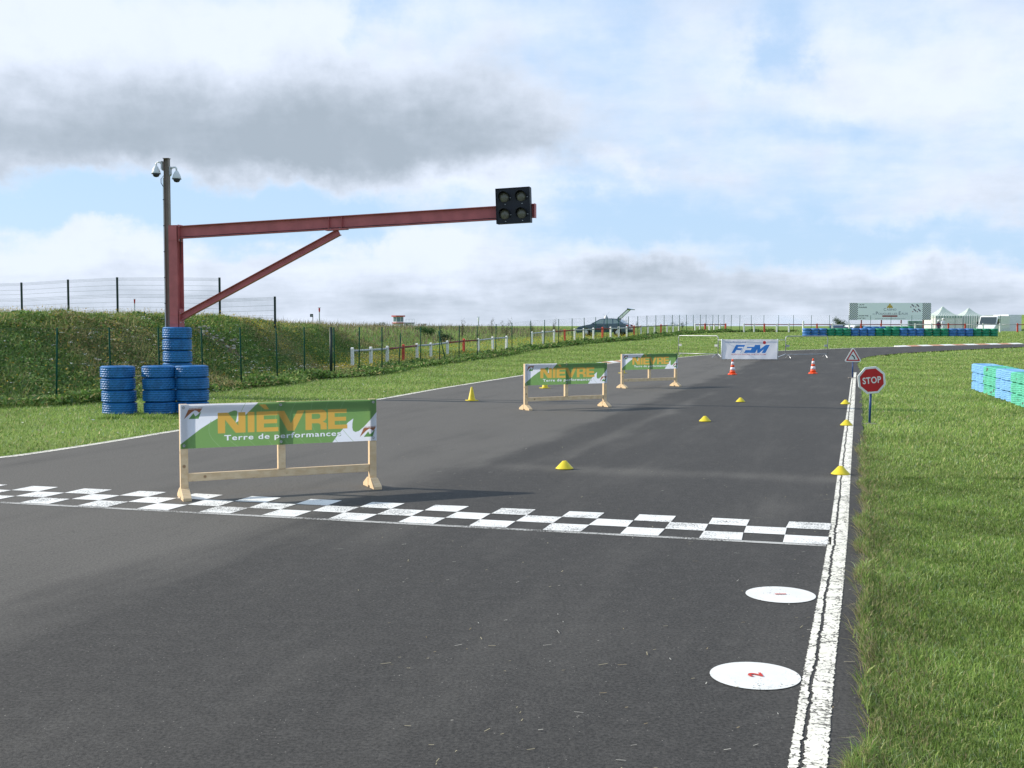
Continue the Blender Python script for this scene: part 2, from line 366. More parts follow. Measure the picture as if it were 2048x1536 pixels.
def tag(o, label=None, cat=None, group=None, kind=None):
    if label: o['label'] = label
    if cat: o['category'] = cat
    if group: o['group'] = group
    if kind: o['kind'] = kind
    return o
def thing(name, label, cat, loc=(0, 0, 0), rz=0.0, group=None, rot=None):
    o = bpy.data.objects.new(name, None); COL.objects.link(o); o.empty_display_size = .2
    o.location = loc; o.rotation_euler = rot if rot else (0, 0, rz)
    return tag(o, label, cat, group)
def struct(name, mb_or_me, m=None, parent=None):
    o = mb_or_me.build(name, m, parent) if isinstance(mb_or_me, MB) else link(name, mb_or_me, parent)
    if parent is None: o['kind'] = 'structure'
    return o
def copy_tree(o, parent=None):
    c = o.copy(); COL.objects.link(c); c.parent = parent
    for ch in list(o.children): copy_tree(ch, c)
    return c
def fast_mesh(name, verts, faces_n, m, cols=None, attr='col'):
    """verts (K,n,3): K separate faces of n corners"""
    K, n = verts.shape[:2]
    me = bpy.data.meshes.new(name)
    me.vertices.add(K * n); me.vertices.foreach_set('co', verts.reshape(-1).astype(np.float32))
    me.loops.add(K * n); me.loops.foreach_set('vertex_index', np.arange(K * n, dtype=np.int32))
    me.polygons.add(K); me.polygons.foreach_set('loop_start', np.arange(0, K * n, n, dtype=np.int32))
    me.polygons.foreach_set('loop_total', np.full(K, n, dtype=np.int32))
    if cols is not None:
        a = me.color_attributes.new(attr, 'FLOAT_COLOR', 'POINT')
        c4 = np.ones((K, n, 4), np.float32); c4[..., :3] = cols if cols.ndim == 3 else cols[:, None, :]
        a.data.foreach_set('color', c4.reshape(-1))
    me.materials.append(M[m]); me.update(); me.validate(); return me

# ------------------------------------------------------------------ terrain
ZT_Y = np.array([-100, 45, 58, 70, 85, 100, 130, 200, 400, 8000.]); ZT_Z = np.array([0, 0, .1, .5, .85, 1.05, 1.25, 1.4, 1.5, 1.5])
_yy = np.arange(-100, 8000, .5); _zz = np.interp(_yy, ZT_Y, ZT_Z); _k = np.ones(15) / 15
_zz = np.concatenate([_zz[:7], np.convolve(_zz, _k, 'valid'), _zz[-7:]])
def zbase(y): return np.interp(y, _yy, _zz)
def ray(u, v):
    a, b = (u - 1024) / FPX, (768 - v) / FPX
    c, s = math.cos(PITCH), math.sin(PITCH)
    return np.array([a, c + b * s, -s + b * c])
def G(u, v, zf=None, dmax=900):
    """ground point seen along the direction (u, v)"""
    d = ray(u, v); d = d / d[1]
    y = np.concatenate([np.arange(2, 60, .05), np.arange(60, 200, .15), np.arange(200, dmax, 2.0)])
    x = d[0] * y; zr = EYE + d[2] * y
    zt = zf(x, y) if zf else zbase(y)
    h = zr - zt; i = np.argmax(h <= 0)
    if h[i] > 0: i = len(y) - 1
    t = h[i - 1] / (h[i - 1] - h[i] + 1e-9); yy = y[i - 1] + (y[i] - y[i - 1]) * min(max(t, 0), 1)
    return float(d[0] * yy), float(yy)
FPX_LIST = [(113, 808), (222, 797), (320, 788), (406, 780), (483, 774), (555, 767), (609, 757.5), (669, 754), (718, 750.5), (764, 745),
    (797, 738), (841, 731), (879, 727), (918, 721), (955, 716.5), (991, 712), (1024, 706), (1062, 698), (1088, 695), (1117, 692), (1144, 689.5),
    (1169, 686.5), (1192, 684), (1214, 682.5), (1236, 681), (1257, 680), (1276, 678.5), (1294, 675.5), (1312, 673), (1328, 671.3), (1344, 669.8), (1359, 668.5),
    (1373, 667.5), (1387, 666.7), (1400, 666), (1412, 665.4), (1425, 665), (1437, 664.6), (1448, 664.3), (1462, 664), (1479, 663.8), (1503, 663.5), (1527, 663.2),
    (1557, 663), (1587, 662.8), (1622, 662.6), (1658, 662.4), (1698, 662.2), (1741, 662), (1781, 662), (1823, 662), (1866, 662), (1910, 662), (1955, 662), (2000, 662), (2050, 662)]
FENCE = [G(u, v) for u, v in FPX_LIST]
FL = np.array([(-60, 12), (-32, 14), (-15, 20.8)] + FENCE + [(90, 122), (160, 128)])
def sdist(x, y):
    x = np.asarray(x, float).ravel(); y = np.asarray(y, float).ravel()
    best = np.full(x.shape, 1e9); sg = np.ones(x.shape)
    for i in range(len(FL) - 1):
        ax, ay = FL[i]; bx, by = FL[i + 1]; ex, ey = bx - ax, by - ay
        t = np.clip(((x - ax) * ex + (y - ay) * ey) / (ex * ex + ey * ey), 0, 1)
        d = np.hypot(x - ax - t * ex, y - ay - t * ey); c = ex * (y - ay) - ey * (x - ax)
        k = d < best - 1e-9; best = np.where(k, d, best); sg = np.where(k, np.sign(c), sg)
    return best * sg
def sm(t): t = np.clip(t, 0, 1); return t * t * (3 - 2 * t)
def terrain(x, y):
    x = np.asarray(x, float); y = np.asarray(y, float); shp = np.broadcast(x, y).shape
    x = np.broadcast_to(x, shp); y = np.broadcast_to(y, shp)
    s = sdist(x, y).reshape(shp); a = x / np.maximum(y, 8)
    P = np.interp(a, [-.6, -.3, -.24, -.2, -.1, 0, .12, .17, .215, 1], [1.90, 1.90, 1.82, 1.64, 1.52, 1.46, 1.42, 1.38, .45, .4])
    s0 = np.interp(a, [-.3, -.2, -.15, 0, .17, .22, 1], [.2, .6, 4, 6, 5, 1, 1]); W = np.interp(a, [-.5, -.25, -.2, -.1, 0, .1, .17, .215, 1], [5.5, 5, 6, 9, 20, 32, 28, 6, 6])
    zb = zbase(y)
    z = zb + (P - zb) * sm((s - s0) / W)
    z = z + np.clip((s - 7) * .011, 0, .22) * (a < -.2) * np.interp(a, [-.26, -.21], [1, 0])
    z = z + .09 * np.sin(x * 1.1 + y * .4) * np.sin(y * .8 - x * .3) * sm(s / 3) * np.interp(a, [-.2, -.1], [1, .3]) * sm((60 - y) / 10)
    z = z + 2.75 * sm((x - 57) / 9) * sm((y - 126) / 12) * sm((185 - y) / 25)
    return z
GD = -.018                                      # lawn lies a little below the asphalt
def T(u, v): x, y = G(u, v, terrain); return x, y, float(terrain(x, y)) + GD
def tz(x, y): return float(terrain(x, y)) + GD

# ground sheet: one grid, finer near the track
gx = np.concatenate([[-4000, -1500, -600, -300, -160], np.arange(-100, -40, 4), np.arange(-40, 50, .6), np.arange(50, 100, 2), np.arange(100, 161, 10), [300, 600, 1500, 4000]])
gy = np.concatenate([[-400, -150, -60, -30, -10], np.arange(0, 130, .6), np.arange(130, 200, 3), np.arange(200, 400, 15), [400, 500, 700, 1000, 1500, 2500, 4500, 8000]])
X, Y = np.meshgrid(gx, gy); Z = terrain(X, Y) + GD - .010; GROUND_XYZ = True
nx, ny = len(gx), len(gy)
gm = bpy.data.meshes.new('ground')
idx = np.arange(nx * ny).reshape(ny, nx)
q = np.stack([idx[:-1, :-1], idx[:-1, 1:], idx[1:, 1:], idx[1:, :-1]], -1).reshape(-1, 4)
gm.vertices.add(nx * ny); gm.vertices.foreach_set('co', np.stack([X, Y, Z], -1).reshape(-1).astype(np.float32))
gm.loops.add(q.size); gm.loops.foreach_set('vertex_index', q.reshape(-1).astype(np.int32))
gm.polygons.add(len(q)); gm.polygons.foreach_set('loop_start', np.arange(0, q.size, 4, dtype=np.int32)); gm.polygons.foreach_set('loop_total', np.full(len(q), 4, np.int32))
gm.polygons.foreach_set('use_smooth', np.ones(len(q), bool)); gm.materials.append(M['ground']); gm.update(); gm.validate()
struct('ground', gm)

# ------------------------------------------------------------------ track
def resample(pts, n):
    p = np.array(pts, float); d = np.concatenate([[0], np.cumsum(np.hypot(*np.diff(p, axis=0).T))]); t = np.linspace(0, d[-1], n)
    return np.stack([np.interp(t, d, p[:, 0]), np.interp(t, d, p[:, 1])], -1)
def smooth_line(p, k=5, it=2):
    p = np.array(p, float)
    for _ in range(it):
        q_ = p.copy(); q_[1:-1] = (p[:-2] + 2 * p[1:-1] + p[2:]) / 4; p = q_
    return p
LEFT = [(-40., -30.), (-30, -6), (-19, 6.0), (-13.2, 10.8)] + [G(u, v) for u, v in [(0, 917), (100, 902), (200, 887), (350, 862), (500, 838.5), (640, 817), (760, 798.5), (880, 777), (1040, 751.5), (1100, 742.5), (1232, 725.5)]]
LEFT2 = [G(u, v) for u, v in [(1232, 725.5), (1300, 719.5), (1400, 711), (1480, 706), (1553, 702), (1656, 698), (1720, 695.5), (1880, 691.5), (2048, 688)]] + [(52, 78.), (120, 95)]
RLINE = [(1615, 1536), (1637, 1350), (1661, 1190), (1678, 1060), (1688, 950), (1695, 880), (1703.5, 800), (1706, 770), (1709, 745)]
RW = [G(u, v) for u, v in RLINE]
r0, r1 = np.array(RW[0]), np.array(RW[4]); dr = (r1 - r0) / np.linalg.norm(r1 - r0)
RW = [tuple(r0 - dr * 40), tuple(r0 - dr * 10)] + RW
off = np.array([dr[1], -dr[0]])
RIGHT = [tuple(np.array(p) + off * .23) for p in RW]
RIGHT2 = [RIGHT[-1]] + [G(u, v) for u, v in [(1714, 727), (1722, 717.5), (1740, 712), (1800, 706.5), (1900, 700.5), (2048, 693.5)]] + [(54, 73.), (124, 89)]
rows_l = np.concatenate([smooth_line(resample(LEFT, 260)), smooth_line(resample(LEFT2, 140))[1:]]); rows_r = np.concatenate([smooth_line(resample(RIGHT, 260)), smooth_line(resample(RIGHT2, 140))[1:]])
_d = np.gradient(rows_l, axis=0); _d /= np.linalg.norm(_d, axis=1)[:, None]; rows_l = rows_l + np.stack([-_d[:, 1], _d[:, 0]], -1) * .10
CR = 40; tm = MB(); nr = len(rows_l)
jit = np.interp(np.arange(nr), np.arange(0, nr + 4, 4), RNG.normal(0, .02, nr // 4 + 2)[:len(np.arange(0, nr + 4, 4))])
tv = []
for i in range(nr):
    for k in range(CR + 1):
        f = k / CR; p = rows_l[i] * (1 - f) + rows_r[i] * f
        tv.append((p[0], p[1], float(zbase(p[1]))))
tf = [(i * (CR + 1) + k, i * (CR + 1) + k + 1, (i + 1) * (CR + 1) + k + 1, (i + 1) * (CR + 1) + k) for i in range(nr - 1) for k in range(CR)]
tm.add(tv, tf); track = struct('track', tm, 'asphalt')
_m = np.zeros(X.shape, bool); _poly = [tuple(p) for p in rows_l] + [tuple(p) for p in rows_r[::-1]]; _px, _py = X, Y; _n = len(_poly)
for _i in range(_n):                                # the soil lies lower beneath the asphalt
    (_a, _b), (_c, _e) = _poly[_i], _poly[(_i + 1) % _n]
    if _b != _e: _m ^= ((_b > _py) != (_e > _py)) & (_px < (_c - _a) * (_py - _b) / (_e - _b) + _a)
_Z = Z - .10 * _m; gm.vertices.foreach_set('co', np.stack([X, Y, _Z], -1).reshape(-1).astype(np.float32)); gm.update()

def strip(name, pts, wid, m, dz=.004, n=None, vscale=1.0):
    p = smooth_line(resample(pts, n or 200)); d = np.gradient(p, axis=0); d /= np.linalg.norm(d, axis=1)[:, None]
    nrm = np.stack([d[:, 1], -d[:, 0]], -1); wd = np.broadcast_to(np.asarray(wid, float), (len(p),))[:, None]
    a, b = p - nrm * wd / 2, p + nrm * wd / 2
    L = np.concatenate([[0], np.cumsum(np.hypot(*np.diff(p, axis=0).T))])
    vs = [(x, y, float(zbase(y)) + dz) for x, y in a] + [(x, y, float(zbase(y)) + dz) for x, y in b]; k = len(p)
    me = bpy.data.meshes.new(name); me.from_pydata(vs, [], [(i, i + k, i + k + 1, i + 1) for i in range(k - 1)])
    uv = me.uv_layers.new(name='UVMap')
    for pl in me.polygons:
        for li in pl.loop_indices:
            vi = me.loops[li].vertex_index; uv.data[li].uv = (0.0 if vi < k else 1.0, L[vi % k])
    me.materials.append(M[m]); me.update(); return me
rl = strip('edge_line', RW, np.interp(np.linspace(0, 1, 400), [0, 1], [.16, .15]), 'line', .004, 400); struct('edge_line', rl)
ll = strip('edge_line', [tuple(np.array(p)) for p in LEFT + LEFT2[1:-1]], .15, 'line', .004, 500)
struct('edge_line', ll)

# chequered start line: three rows of 0.33 m squares across the track
c0 = np.array(G(1652, 1089.5)); c1 = np.array(G(0, 1003.5)); ce = (c1 - c0) / np.linalg.norm(c1 - c0); cn = np.array([-ce[1], ce[0]]); cn = cn if cn[1] > 0 else -cn
SQ = .325
chq = MB(); chq.add([(*(c0 + cn * -.085), .0035), (*(c0 + ce * 17 + cn * -.085), .0035), (*(c0 + ce * 17 + cn * -.01), .0035), (*(c0 + cn * -.01), .0035)], [(0, 1, 2, 3)])
start = chq.build('start_line', 'dusty'); start['kind'] = 'structure'
for r in range(3):
    for k in range(36):
        if (r + k) % 2: continue
        j = [RNG.normal(0, .004) for _ in range(8)]
        a, b = k * SQ - (.04 if k == 0 else 0), (k + 1) * SQ
        pts = [(a, r * SQ), (b, r * SQ), (b, (r + 1) * SQ), (a, (r + 1) * SQ)]
        q_ = MB(); q_.add([(*(c0 + ce * (x + j[i]) + cn * (y + j[i + 4])), .004) for i, (x, y) in enumerate(pts)], [(0, 1, 2, 3)])
        q_.build('painted_square', 'white_paint', start)
# small white discs with red digits on the asphalt
def text_tris(body, size=1.0, offset=0.0, spacing=1.0, bold_x=1.0, shear=0.0):
    cu = bpy.data.curves.new('t', 'FONT'); cu.body = body; cu.size = size; cu.offset = offset; cu.space_character = spacing; cu.shear = shear; cu.resolution_u = 4
    ob = bpy.data.objects.new('t', cu); COL.objects.link(ob)
    dg = bpy.context.evaluated_depsgraph_get(); dg.update(); me = ob.evaluated_get(dg).to_mesh(); me.calc_loop_triangles()
    v = np.array([p.co[:2] for p in me.vertices]) if len(me.vertices) else np.zeros((0, 2)); t = [tuple(l.vertices) for l in me.loop_triangles]
    bpy.data.objects.remove(ob); bpy.data.curves.remove(cu)
    lo, hi = v.min(0), v.max(0)
    return v, t, lo, hi
def text_fit(body, x0, y0, x1, y1, offset=0.0, spacing=1.0, shear=0.0):
    v, t, lo, hi = text_tris(body, 1.0, offset, spacing, shear=shear)
    v = (v - lo) / (hi - lo) * np.array([x1 - x0, y1 - y0]) + np.array([x0, y0])
    return v, t
for (u, v, dg_, lb) in ((1561, 1190, '1', 'white painted disc with a red figure one on the asphalt'), (1510, 1352, '2', 'white painted disc with a red figure two on the asphalt')):
    x, y = G(u, v); b = MB(); b.add([(x + .217 * math.cos(2 * math.pi * k / 48), y + .217 * math.sin(2 * math.pi * k / 48), .004) for k in range(48)], [tuple(range(48))])
    o = b.build('painted_disc', 'disc_paint'); tag(o, lb, 'road marking', 'numbered discs beside the edge line')
    tv_, tt = text_fit(dg_, -.022 if dg_ == '1' else -.03, -.035, .022 if dg_ == '1' else .03, .035, .03)
    if dg_ == '1': tv_, tt = np.array([(-.008, -.036), (.008, -.036), (.008, .036), (-.008, .036)]), [(0, 1, 2), (0, 2, 3)]
    tb = MB(); tb.add([(x - q_[1], y + q_[0], .008) for q_ in tv_], tt); tb.build('digit', 'red_paint', o)
# kerbs: short painted kerb on the left edge and along the outside of the bend
def kerb(name, px, n, wd, h, lab):
    pts = smooth_line(resample([G(u, v) for u, v in px], n + 1), it=1); root = None
    for i in range(n):
        a, b = pts[i], pts[i + 1]; d = (b - a) / np.linalg.norm(b - a); nm = np.array([-d[1], d[0]])
        q_ = MB(); z0, z1 = float(zbase(a[1])), float(zbase(b[1])); a2, b2 = a + nm * wd, b + nm * wd
        q_.add([(*a, z0 - .05), (*b, z1 - .05), (*b2, z1 - .05), (*a2, z0 - .05), (*a, z0 + .01), (*b, z1 + .01), (*b2, z1 + h), (*a2, z0 + h)],
               [(0, 1, 5, 4), (1, 2, 6, 5), (2, 3, 7, 6), (3, 0, 4, 7), (4, 5, 6, 7)])
        m_ = 'kerb_white' if i % 2 == 0 else 'kerb_red'
        if root is None: root = q_.build(name, m_); root['kind'] = 'structure'
        else: q_.build('kerb_stone', m_, root)
kerb('kerb', [(1205, 728.5), (1232, 725), (1262, 722)], 5, .35, .06, '')
kerb('kerb', [(1800, 693.8), (1880, 691.5), (1960, 689.8), (2048, 688)], 11, .5, .07, '')

# ------------------------------------------------------------------ printed sheets
def poly_mask(px_, py_, poly):
    m = np.zeros(px_.shape, bool); n = len(poly)
    for i in range(n):
        x0, y0 = poly[i]; x1, y1 = poly[(i + 1) % n]
        if y0 == y1: continue
        c = ((y0 > py_) != (y1 > py_)) & (px_ < (x1 - x0) * (py_ - y0) / (y1 - y0) + x0); m ^= c
    return m
def print_sheet(name, W, H, nx, ny, base, shapes, m, wave=0.0, thick=0.0):
    """sheet in the local x-z plane (x 0..W, z 0..H); shapes: (polygon in metres, colour) or ((verts, tris), colour)"""
    S = 2; gx_, gz_ = np.meshgrid((np.arange(nx * S) + .5) / (nx * S) * W, (np.arange(ny * S) + .5) / (ny * S) * H)
    img = np.empty(gx_.shape + (3,)); img[:] = base
    for sh, c in shapes:
        if isinstance(sh, tuple):
            v, t = sh
            for tri in t:
                p = v[list(tri)]; lo, hi = p.min(0), p.max(0)
                i0, i1 = int(max(0, lo[0] / W * nx * S - 1)), int(min(nx * S, hi[0] / W * nx * S + 2)); j0, j1 = int(max(0, lo[1] / H * ny * S - 1)), int(min(ny * S, hi[1] / H * ny * S + 2))
                if i1 <= i0 or j1 <= j0: continue
                img[j0:j1, i0:i1][poly_mask(gx_[j0:j1, i0:i1], gz_[j0:j1, i0:i1], [tuple(q) for q in p])] = c
        else: img[poly_mask(gx_, gz_, sh)] = c
    img = img.reshape(ny, S, nx, S, 3).mean((1, 3))
    xs, zs = np.linspace(0, W, nx), np.linspace(0, H, ny); XX, ZZ = np.meshgrid(xs, zs)
    YY = wave * (np.sin(XX * 5.1 + ZZ * 2) * .5 + np.sin(XX * 11.3 - ZZ * 7) * .3 + np.sin(ZZ * 9 + XX * 2.3) * .4)
    me = bpy.data.meshes.new(name); me.vertices.add(nx * ny); me.vertices.foreach_set('co', np.stack([XX, YY, ZZ], -1).reshape(-1).astype(np.float32))
    id_ = np.arange(nx * ny).reshape(ny, nx); q = np.stack([id_[:-1, :-1], id_[:-1, 1:], id_[1:, 1:], id_[1:, :-1]], -1).reshape(-1, 4)
    me.loops.add(q.size); me.loops.foreach_set('vertex_index', q.reshape(-1).astype(np.int32))
    me.polygons.add(len(q)); me.polygons.foreach_set('loop_start', np.arange(0, q.size, 4, dtype=np.int32)); me.polygons.foreach_set('loop_total', np.full(len(q), 4, np.int32))
    a = me.color_attributes.new('print', 'FLOAT_COLOR', 'POINT'); c4 = np.ones((nx * ny, 4), np.float32); c4[:, :3] = img.reshape(-1, 3); a.data.foreach_set('color', c4.reshape(-1))
    me.polygons.foreach_set('use_smooth', np.ones(len(q), bool)); me.materials.append(M[m]); me.update(); me.validate(); return me
def ribbon(pts, wd):
    p = np.array(pts, float); d = np.gradient(p, axis=0); d /= np.linalg.norm(d, axis=1)[:, None] + 1e-9; n = np.stack([-d[:, 1], d[:, 0]], -1) * wd / 2
    return [tuple(q) for q in p + n] + [tuple(q) for q in (p - n)[::-1]]

BW, BH = 2.0, .435
def nb(pts): return [(x * BW, (1 - y) * BH) for x, y in pts]
GREEN = (.175, .325, .11); ORG = (.60, .375, .085); WHT = (.74, .78, .86)
shp = [(nb([(0, .90), (.05, .73), (.1, .56), (.15, .42), (.2, .29), (.24, .205), (.262, .17), (.274, .175), (.279, .21), (.276, .32), (.269, .45), (.29, .40), (.325, .25), (.36, .1), (.385, -.01), (1.01, -.01),
        (1.01, .26), (.965, .50), (.93, .66), (.905, .75), (.885, .775), (.872, .74), (.868, .66), (.869, .56), (.874, .45), (.845, .54), (.82, .68), (.79, .83), (.76, 1.01), (-.01, 1.01)]), GREEN)]
for k in range(9):                                            # fine pale contour lines over the green field
    xk = .10 + .085 * k; bow = .03 + .012 * (k % 3)
    shp.append((ribbon([((xk + .05 - bow * math.sin(math.pi * s_) + .045 * s_) * BW, (1 - s_) * BH * (.62 if k < 2 else 1)) for s_ in np.linspace(0, 1, 24)], .0035), (.27, .42, .20)))
t0, t1 = .215, .68                                            # NIEVRE, block capitals
def L(x0, x1, pts): return nb([(x0 + (x1 - x0) * a, t1 - (t1 - t0) * b) for a, b in pts])
Npoly = [(0, 0), (0, 1), (.36, 1), (.74, .34), (.74, 1), (1, 1), (1, 0), (.64, 0), (.26, .66), (.26, 0)]
Epoly = [(0, 0), (0, 1), (.97, 1), (.97, .80), (.34, .80), (.34, .60), (.94, .60), (.94, .40), (.34, .40), (.34, .20), (1, .20), (1, 0)]
Vpoly = [(0, 1), (.26, 1), (.5, .36), (.74, 1), (1, 1), (.62, 0), (.38, 0)]
Rpoly = [(0, 0), (0, 1), (.80, 1), (.93, .95), (1, .84), (1, .56), (.93, .45), (.82, .40), (1, .30), (1, 0), (.72, 0), (.72, .24), (.62, .32), (.30, .32), (.30, 0)]
for x0, x1, pl in ((.182, .318, Npoly), (.329, .362, [(0, 0), (0, 1), (1, 1), (1, 0)]), (.373, .482, Epoly), (.476, .618, Vpoly), (.622, .732, Rpoly), (.740, .842, Epoly)):
    shp.append((L(x0, x1, pl), ORG))
shp.append((L(.622, .732, [(.30, .54), (.30, .80), (.62, .80), (.70, .75), (.70, .59), (.62, .54)]), GREEN))
shp.append((nb([(.385, .05), (.418, .05), (.436, .165), (.414, .165)]), ORG))
v_, t_ = text_fit('Terre de performances', .213 * BW, .115 * BH, .806 * BW, .275 * BH, .018, 1.12)
shp.append(((v_ + np.array([.004, -.004]), t_), (.07, .16, .05))); shp.append(((v_, t_), (.76, .80, .86)))
for ox, oy in ((0, 0), (.888, .565)):
    BR, GN = (.30, .125, .06), (.12, .27, .09)
    shp.append((nb([(ox + .020, oy + .335), (ox + .042, oy + .12), (ox + .108, oy + .105), (ox + .094, oy + .20), (ox + .082, oy + .155), (ox + .072, oy + .14), (ox + .055, oy + .19)]), BR))
    shp.append((nb([(ox + .042, oy + .335), (ox + .066, oy + .205), (ox + .074, oy + .275), (ox + .084, oy + .25), (ox + .103, oy + .165), (ox + .090, oy + .335)]), GN))
    shp.append((nb([(ox + .045, oy + .098), (ox + .110, oy + .082), (ox + .109, oy + .094), (ox + .045, oy + .110)]), (.35, .17, .12)))
banner_me = print_sheet('banner', BW, BH, 620, 135, WHT, shp, 'banner', .004)

def barrier(pl, pr, label):
    a, b = np.array(G(*pl)), np.array(G(*pr)); d = b - a; ang = math.atan2(d[1], d[0]); mid = (a + b) / 2
    z = float(zbase(mid[1]))
    t = thing('banner_barrier', label, 'barrier', (mid[0], mid[1], z), ang, 'wooden banner barriers on the track')
    Hh = .935; th = .058; wd = .074
    for x in (-1 + wd / 2, 0, 1 - wd / 2):
        q = MB(); lo = .02 if x else .25
        q.box((x, 0, (lo + Hh) / 2), (wd, th, Hh - lo)); q.build('post', 'wood', t, bevel=.003)
    q = MB(); q.box((0, -.001, .21), (2 - 2 * wd - .002, .040, .078)); q.build('bottom_rail', 'wood', t, bevel=.003)
    for s_ in (-1, 1):
        q = MB(); q.box((s_ * (.5 - wd / 4), -.001, Hh - .043), (1 - wd * 1.5 - .002, .040, .078)); q.build('top_rail', 'wood', t, bevel=.003)
    for x in (-1 + wd / 2, 1 - wd / 2):
        for s_ in (-1, 1):
            q = MB(); y0, y1 = s_ * (th / 2 + .001), s_ * .205
            q.prism([(y0, 0), (y1, 0), (y1, .032), (y0 + s_ * .035, .105), (y0, .105)], x - .040, x + .040, 'x'); q.build('foot', 'wood', t, bevel=.003)
    bn = link('banner', banner_me, t, loc=(-1.0, -th / 2 - .006, Hh - BH - .002))
    for x in (.035, .99, 1.965):
        for zz in (.03, BH - .03):
            if abs(x - 1.0) < .1 and zz < .1: pass
            q = MB(); q.lathe([(.006, -.002), (.013, -.002), (.014, 0), (.013, .002), (.006, .002), (.006, -.002)], 14, (x, -.005, zz), M=Matrix.Rotation(math.pi / 2, 3, 'X')); q.build('eyelet', 'galv', bn)
    return t
barrier((363, 998), (750, 974), 'wooden banner barrier standing on the chequered start line')
barrier((1048, 820), (1212, 813), 'wooden banner barrier with a small yellow cone hidden half behind its middle')
barrier((1239, 776.5), (1356, 772), 'wooden banner barrier beside the striped orange cones and crowd barriers')

# ------------------------------------------------------------------ start gantry and camera mast
AD = np.array([10.0, -2.6]) / math.hypot(10, 2.6); AANG = math.atan2(AD[1], AD[0])
gc = (-.2985 * 27.0, 27.0); gz = tz(*gc)
gt = thing('start_gantry', 'dark red steel start gantry with cantilever arm standing in a tyre stack', 'gantry', (gc[0], gc[1], gz), AANG)
def hsec(mb, p0, p1, h, b, tf=.016, tw=.011, up=(0, 0, 1)):
    p0, p1 = Vector(p0), Vector(p1); d = (p1 - p0).normalized(); sx = d.cross(Vector(up)).normalized(); uz = sx.cross(d)
    for s_ in (-1, 1):
        o_ = uz * (s_ * (h - tf) / 2); mb.bar(p0 + o_, p1 + o_, b, tf, up)
    mb.bar(p0, p1, tw, h - 2 * tf, up)
CH = 4.09 - gz
q = MB(); hsec(q, (0, 0, 0), (0, 0, CH), .30, .215, up=(0, 1, 0))
q.box((0, 0, CH + .006), (.22, .305, .012)); col = q.build('column', 'steel_red', gt)
for z_ in (1.78, 1.98, CH - .34):
    for s_ in (-1, 1):
        q = MB(); q.box((0, s_ * .154, z_), (.205, .006, .014)); q.build('stiffener', 'steel_red', col)
TILT = math.tan(R(1.9)); AL = 8.84; az_ = CH - .155
q = MB(); hsec(q, (.135, 0, az_ + .135 * TILT), (AL, 0, az_ + AL * TILT), .30, .15); arm = q.build('arm', 'steel_red', gt)
q = MB(); q.box((.121, 0, az_ - .02), (.024, .20, .40)); q.build('end_plate', 'steel_red', arm)
for x in (3.98, 4.30):
    for s_ in (-1, 1):
        q = MB(); q.box((x, s_ * .0405, az_ + x * TILT), (.012, .068, .266)); q.build('stiffener', 'steel_red', arm)
bx_ = 4.22; q = MB(); p0 = Vector((.11, 0, 1.92)); p1 = Vector((bx_, 0, az_ + bx_ * TILT - .215)); hsec(q, p0, p1, .15, .13, .012, .009); brace = q.build('brace', 'steel_red', gt)
q = MB(); q.box((4.16, 0, az_ + 4.16 * TILT - .161), (.52, .15, .018), Matrix.Rotation(-R(1.9), 3, 'Y')); q.build('gusset_plate', 'steel_red', brace)
q = MB(); q.box((.119, 0, 1.90), (.02, .22, .46)); q.build('gusset_plate', 'steel_red', brace)
for (x, z_) in ((.118, 1.80), (.118, 2.02), (.118, az_ + .14), (.118, az_ - .18), (4.02, az_ + 4.02 * TILT - .14), (4.26, az_ + 4.26 * TILT - .14)):
    for s_ in (-1, 1):
        q = MB(); q.lathe([(.014, 0), (.014, .014), (0, .016)], 6, (x + .013 if x < 1 else x, s_ * .075, z_) if x < 1 else (x, s_ * .06, z_ - .002), M=Matrix.Rotation(math.pi / 2, 3, 'Y') if x < 1 else None); q.build('bolt', 'bolt', arm)
q = MB(); q.tube([(.16, -.055, CH - .9), (.16, -.06, az_ - .10)] + [(x_, -.055, az_ + x_ * TILT - .118 - .006 * (k_ % 2)) for k_, x_ in enumerate(np.linspace(.3, AL - .5, 14))], .009, 6); q.build('cable', 'rubber', arm)
q = MB(); q.box((AL - .03 + .045, 0, az_ + AL * TILT), (.012, .17, .31)); q.build('cap_plate', 'steel_red', arm)
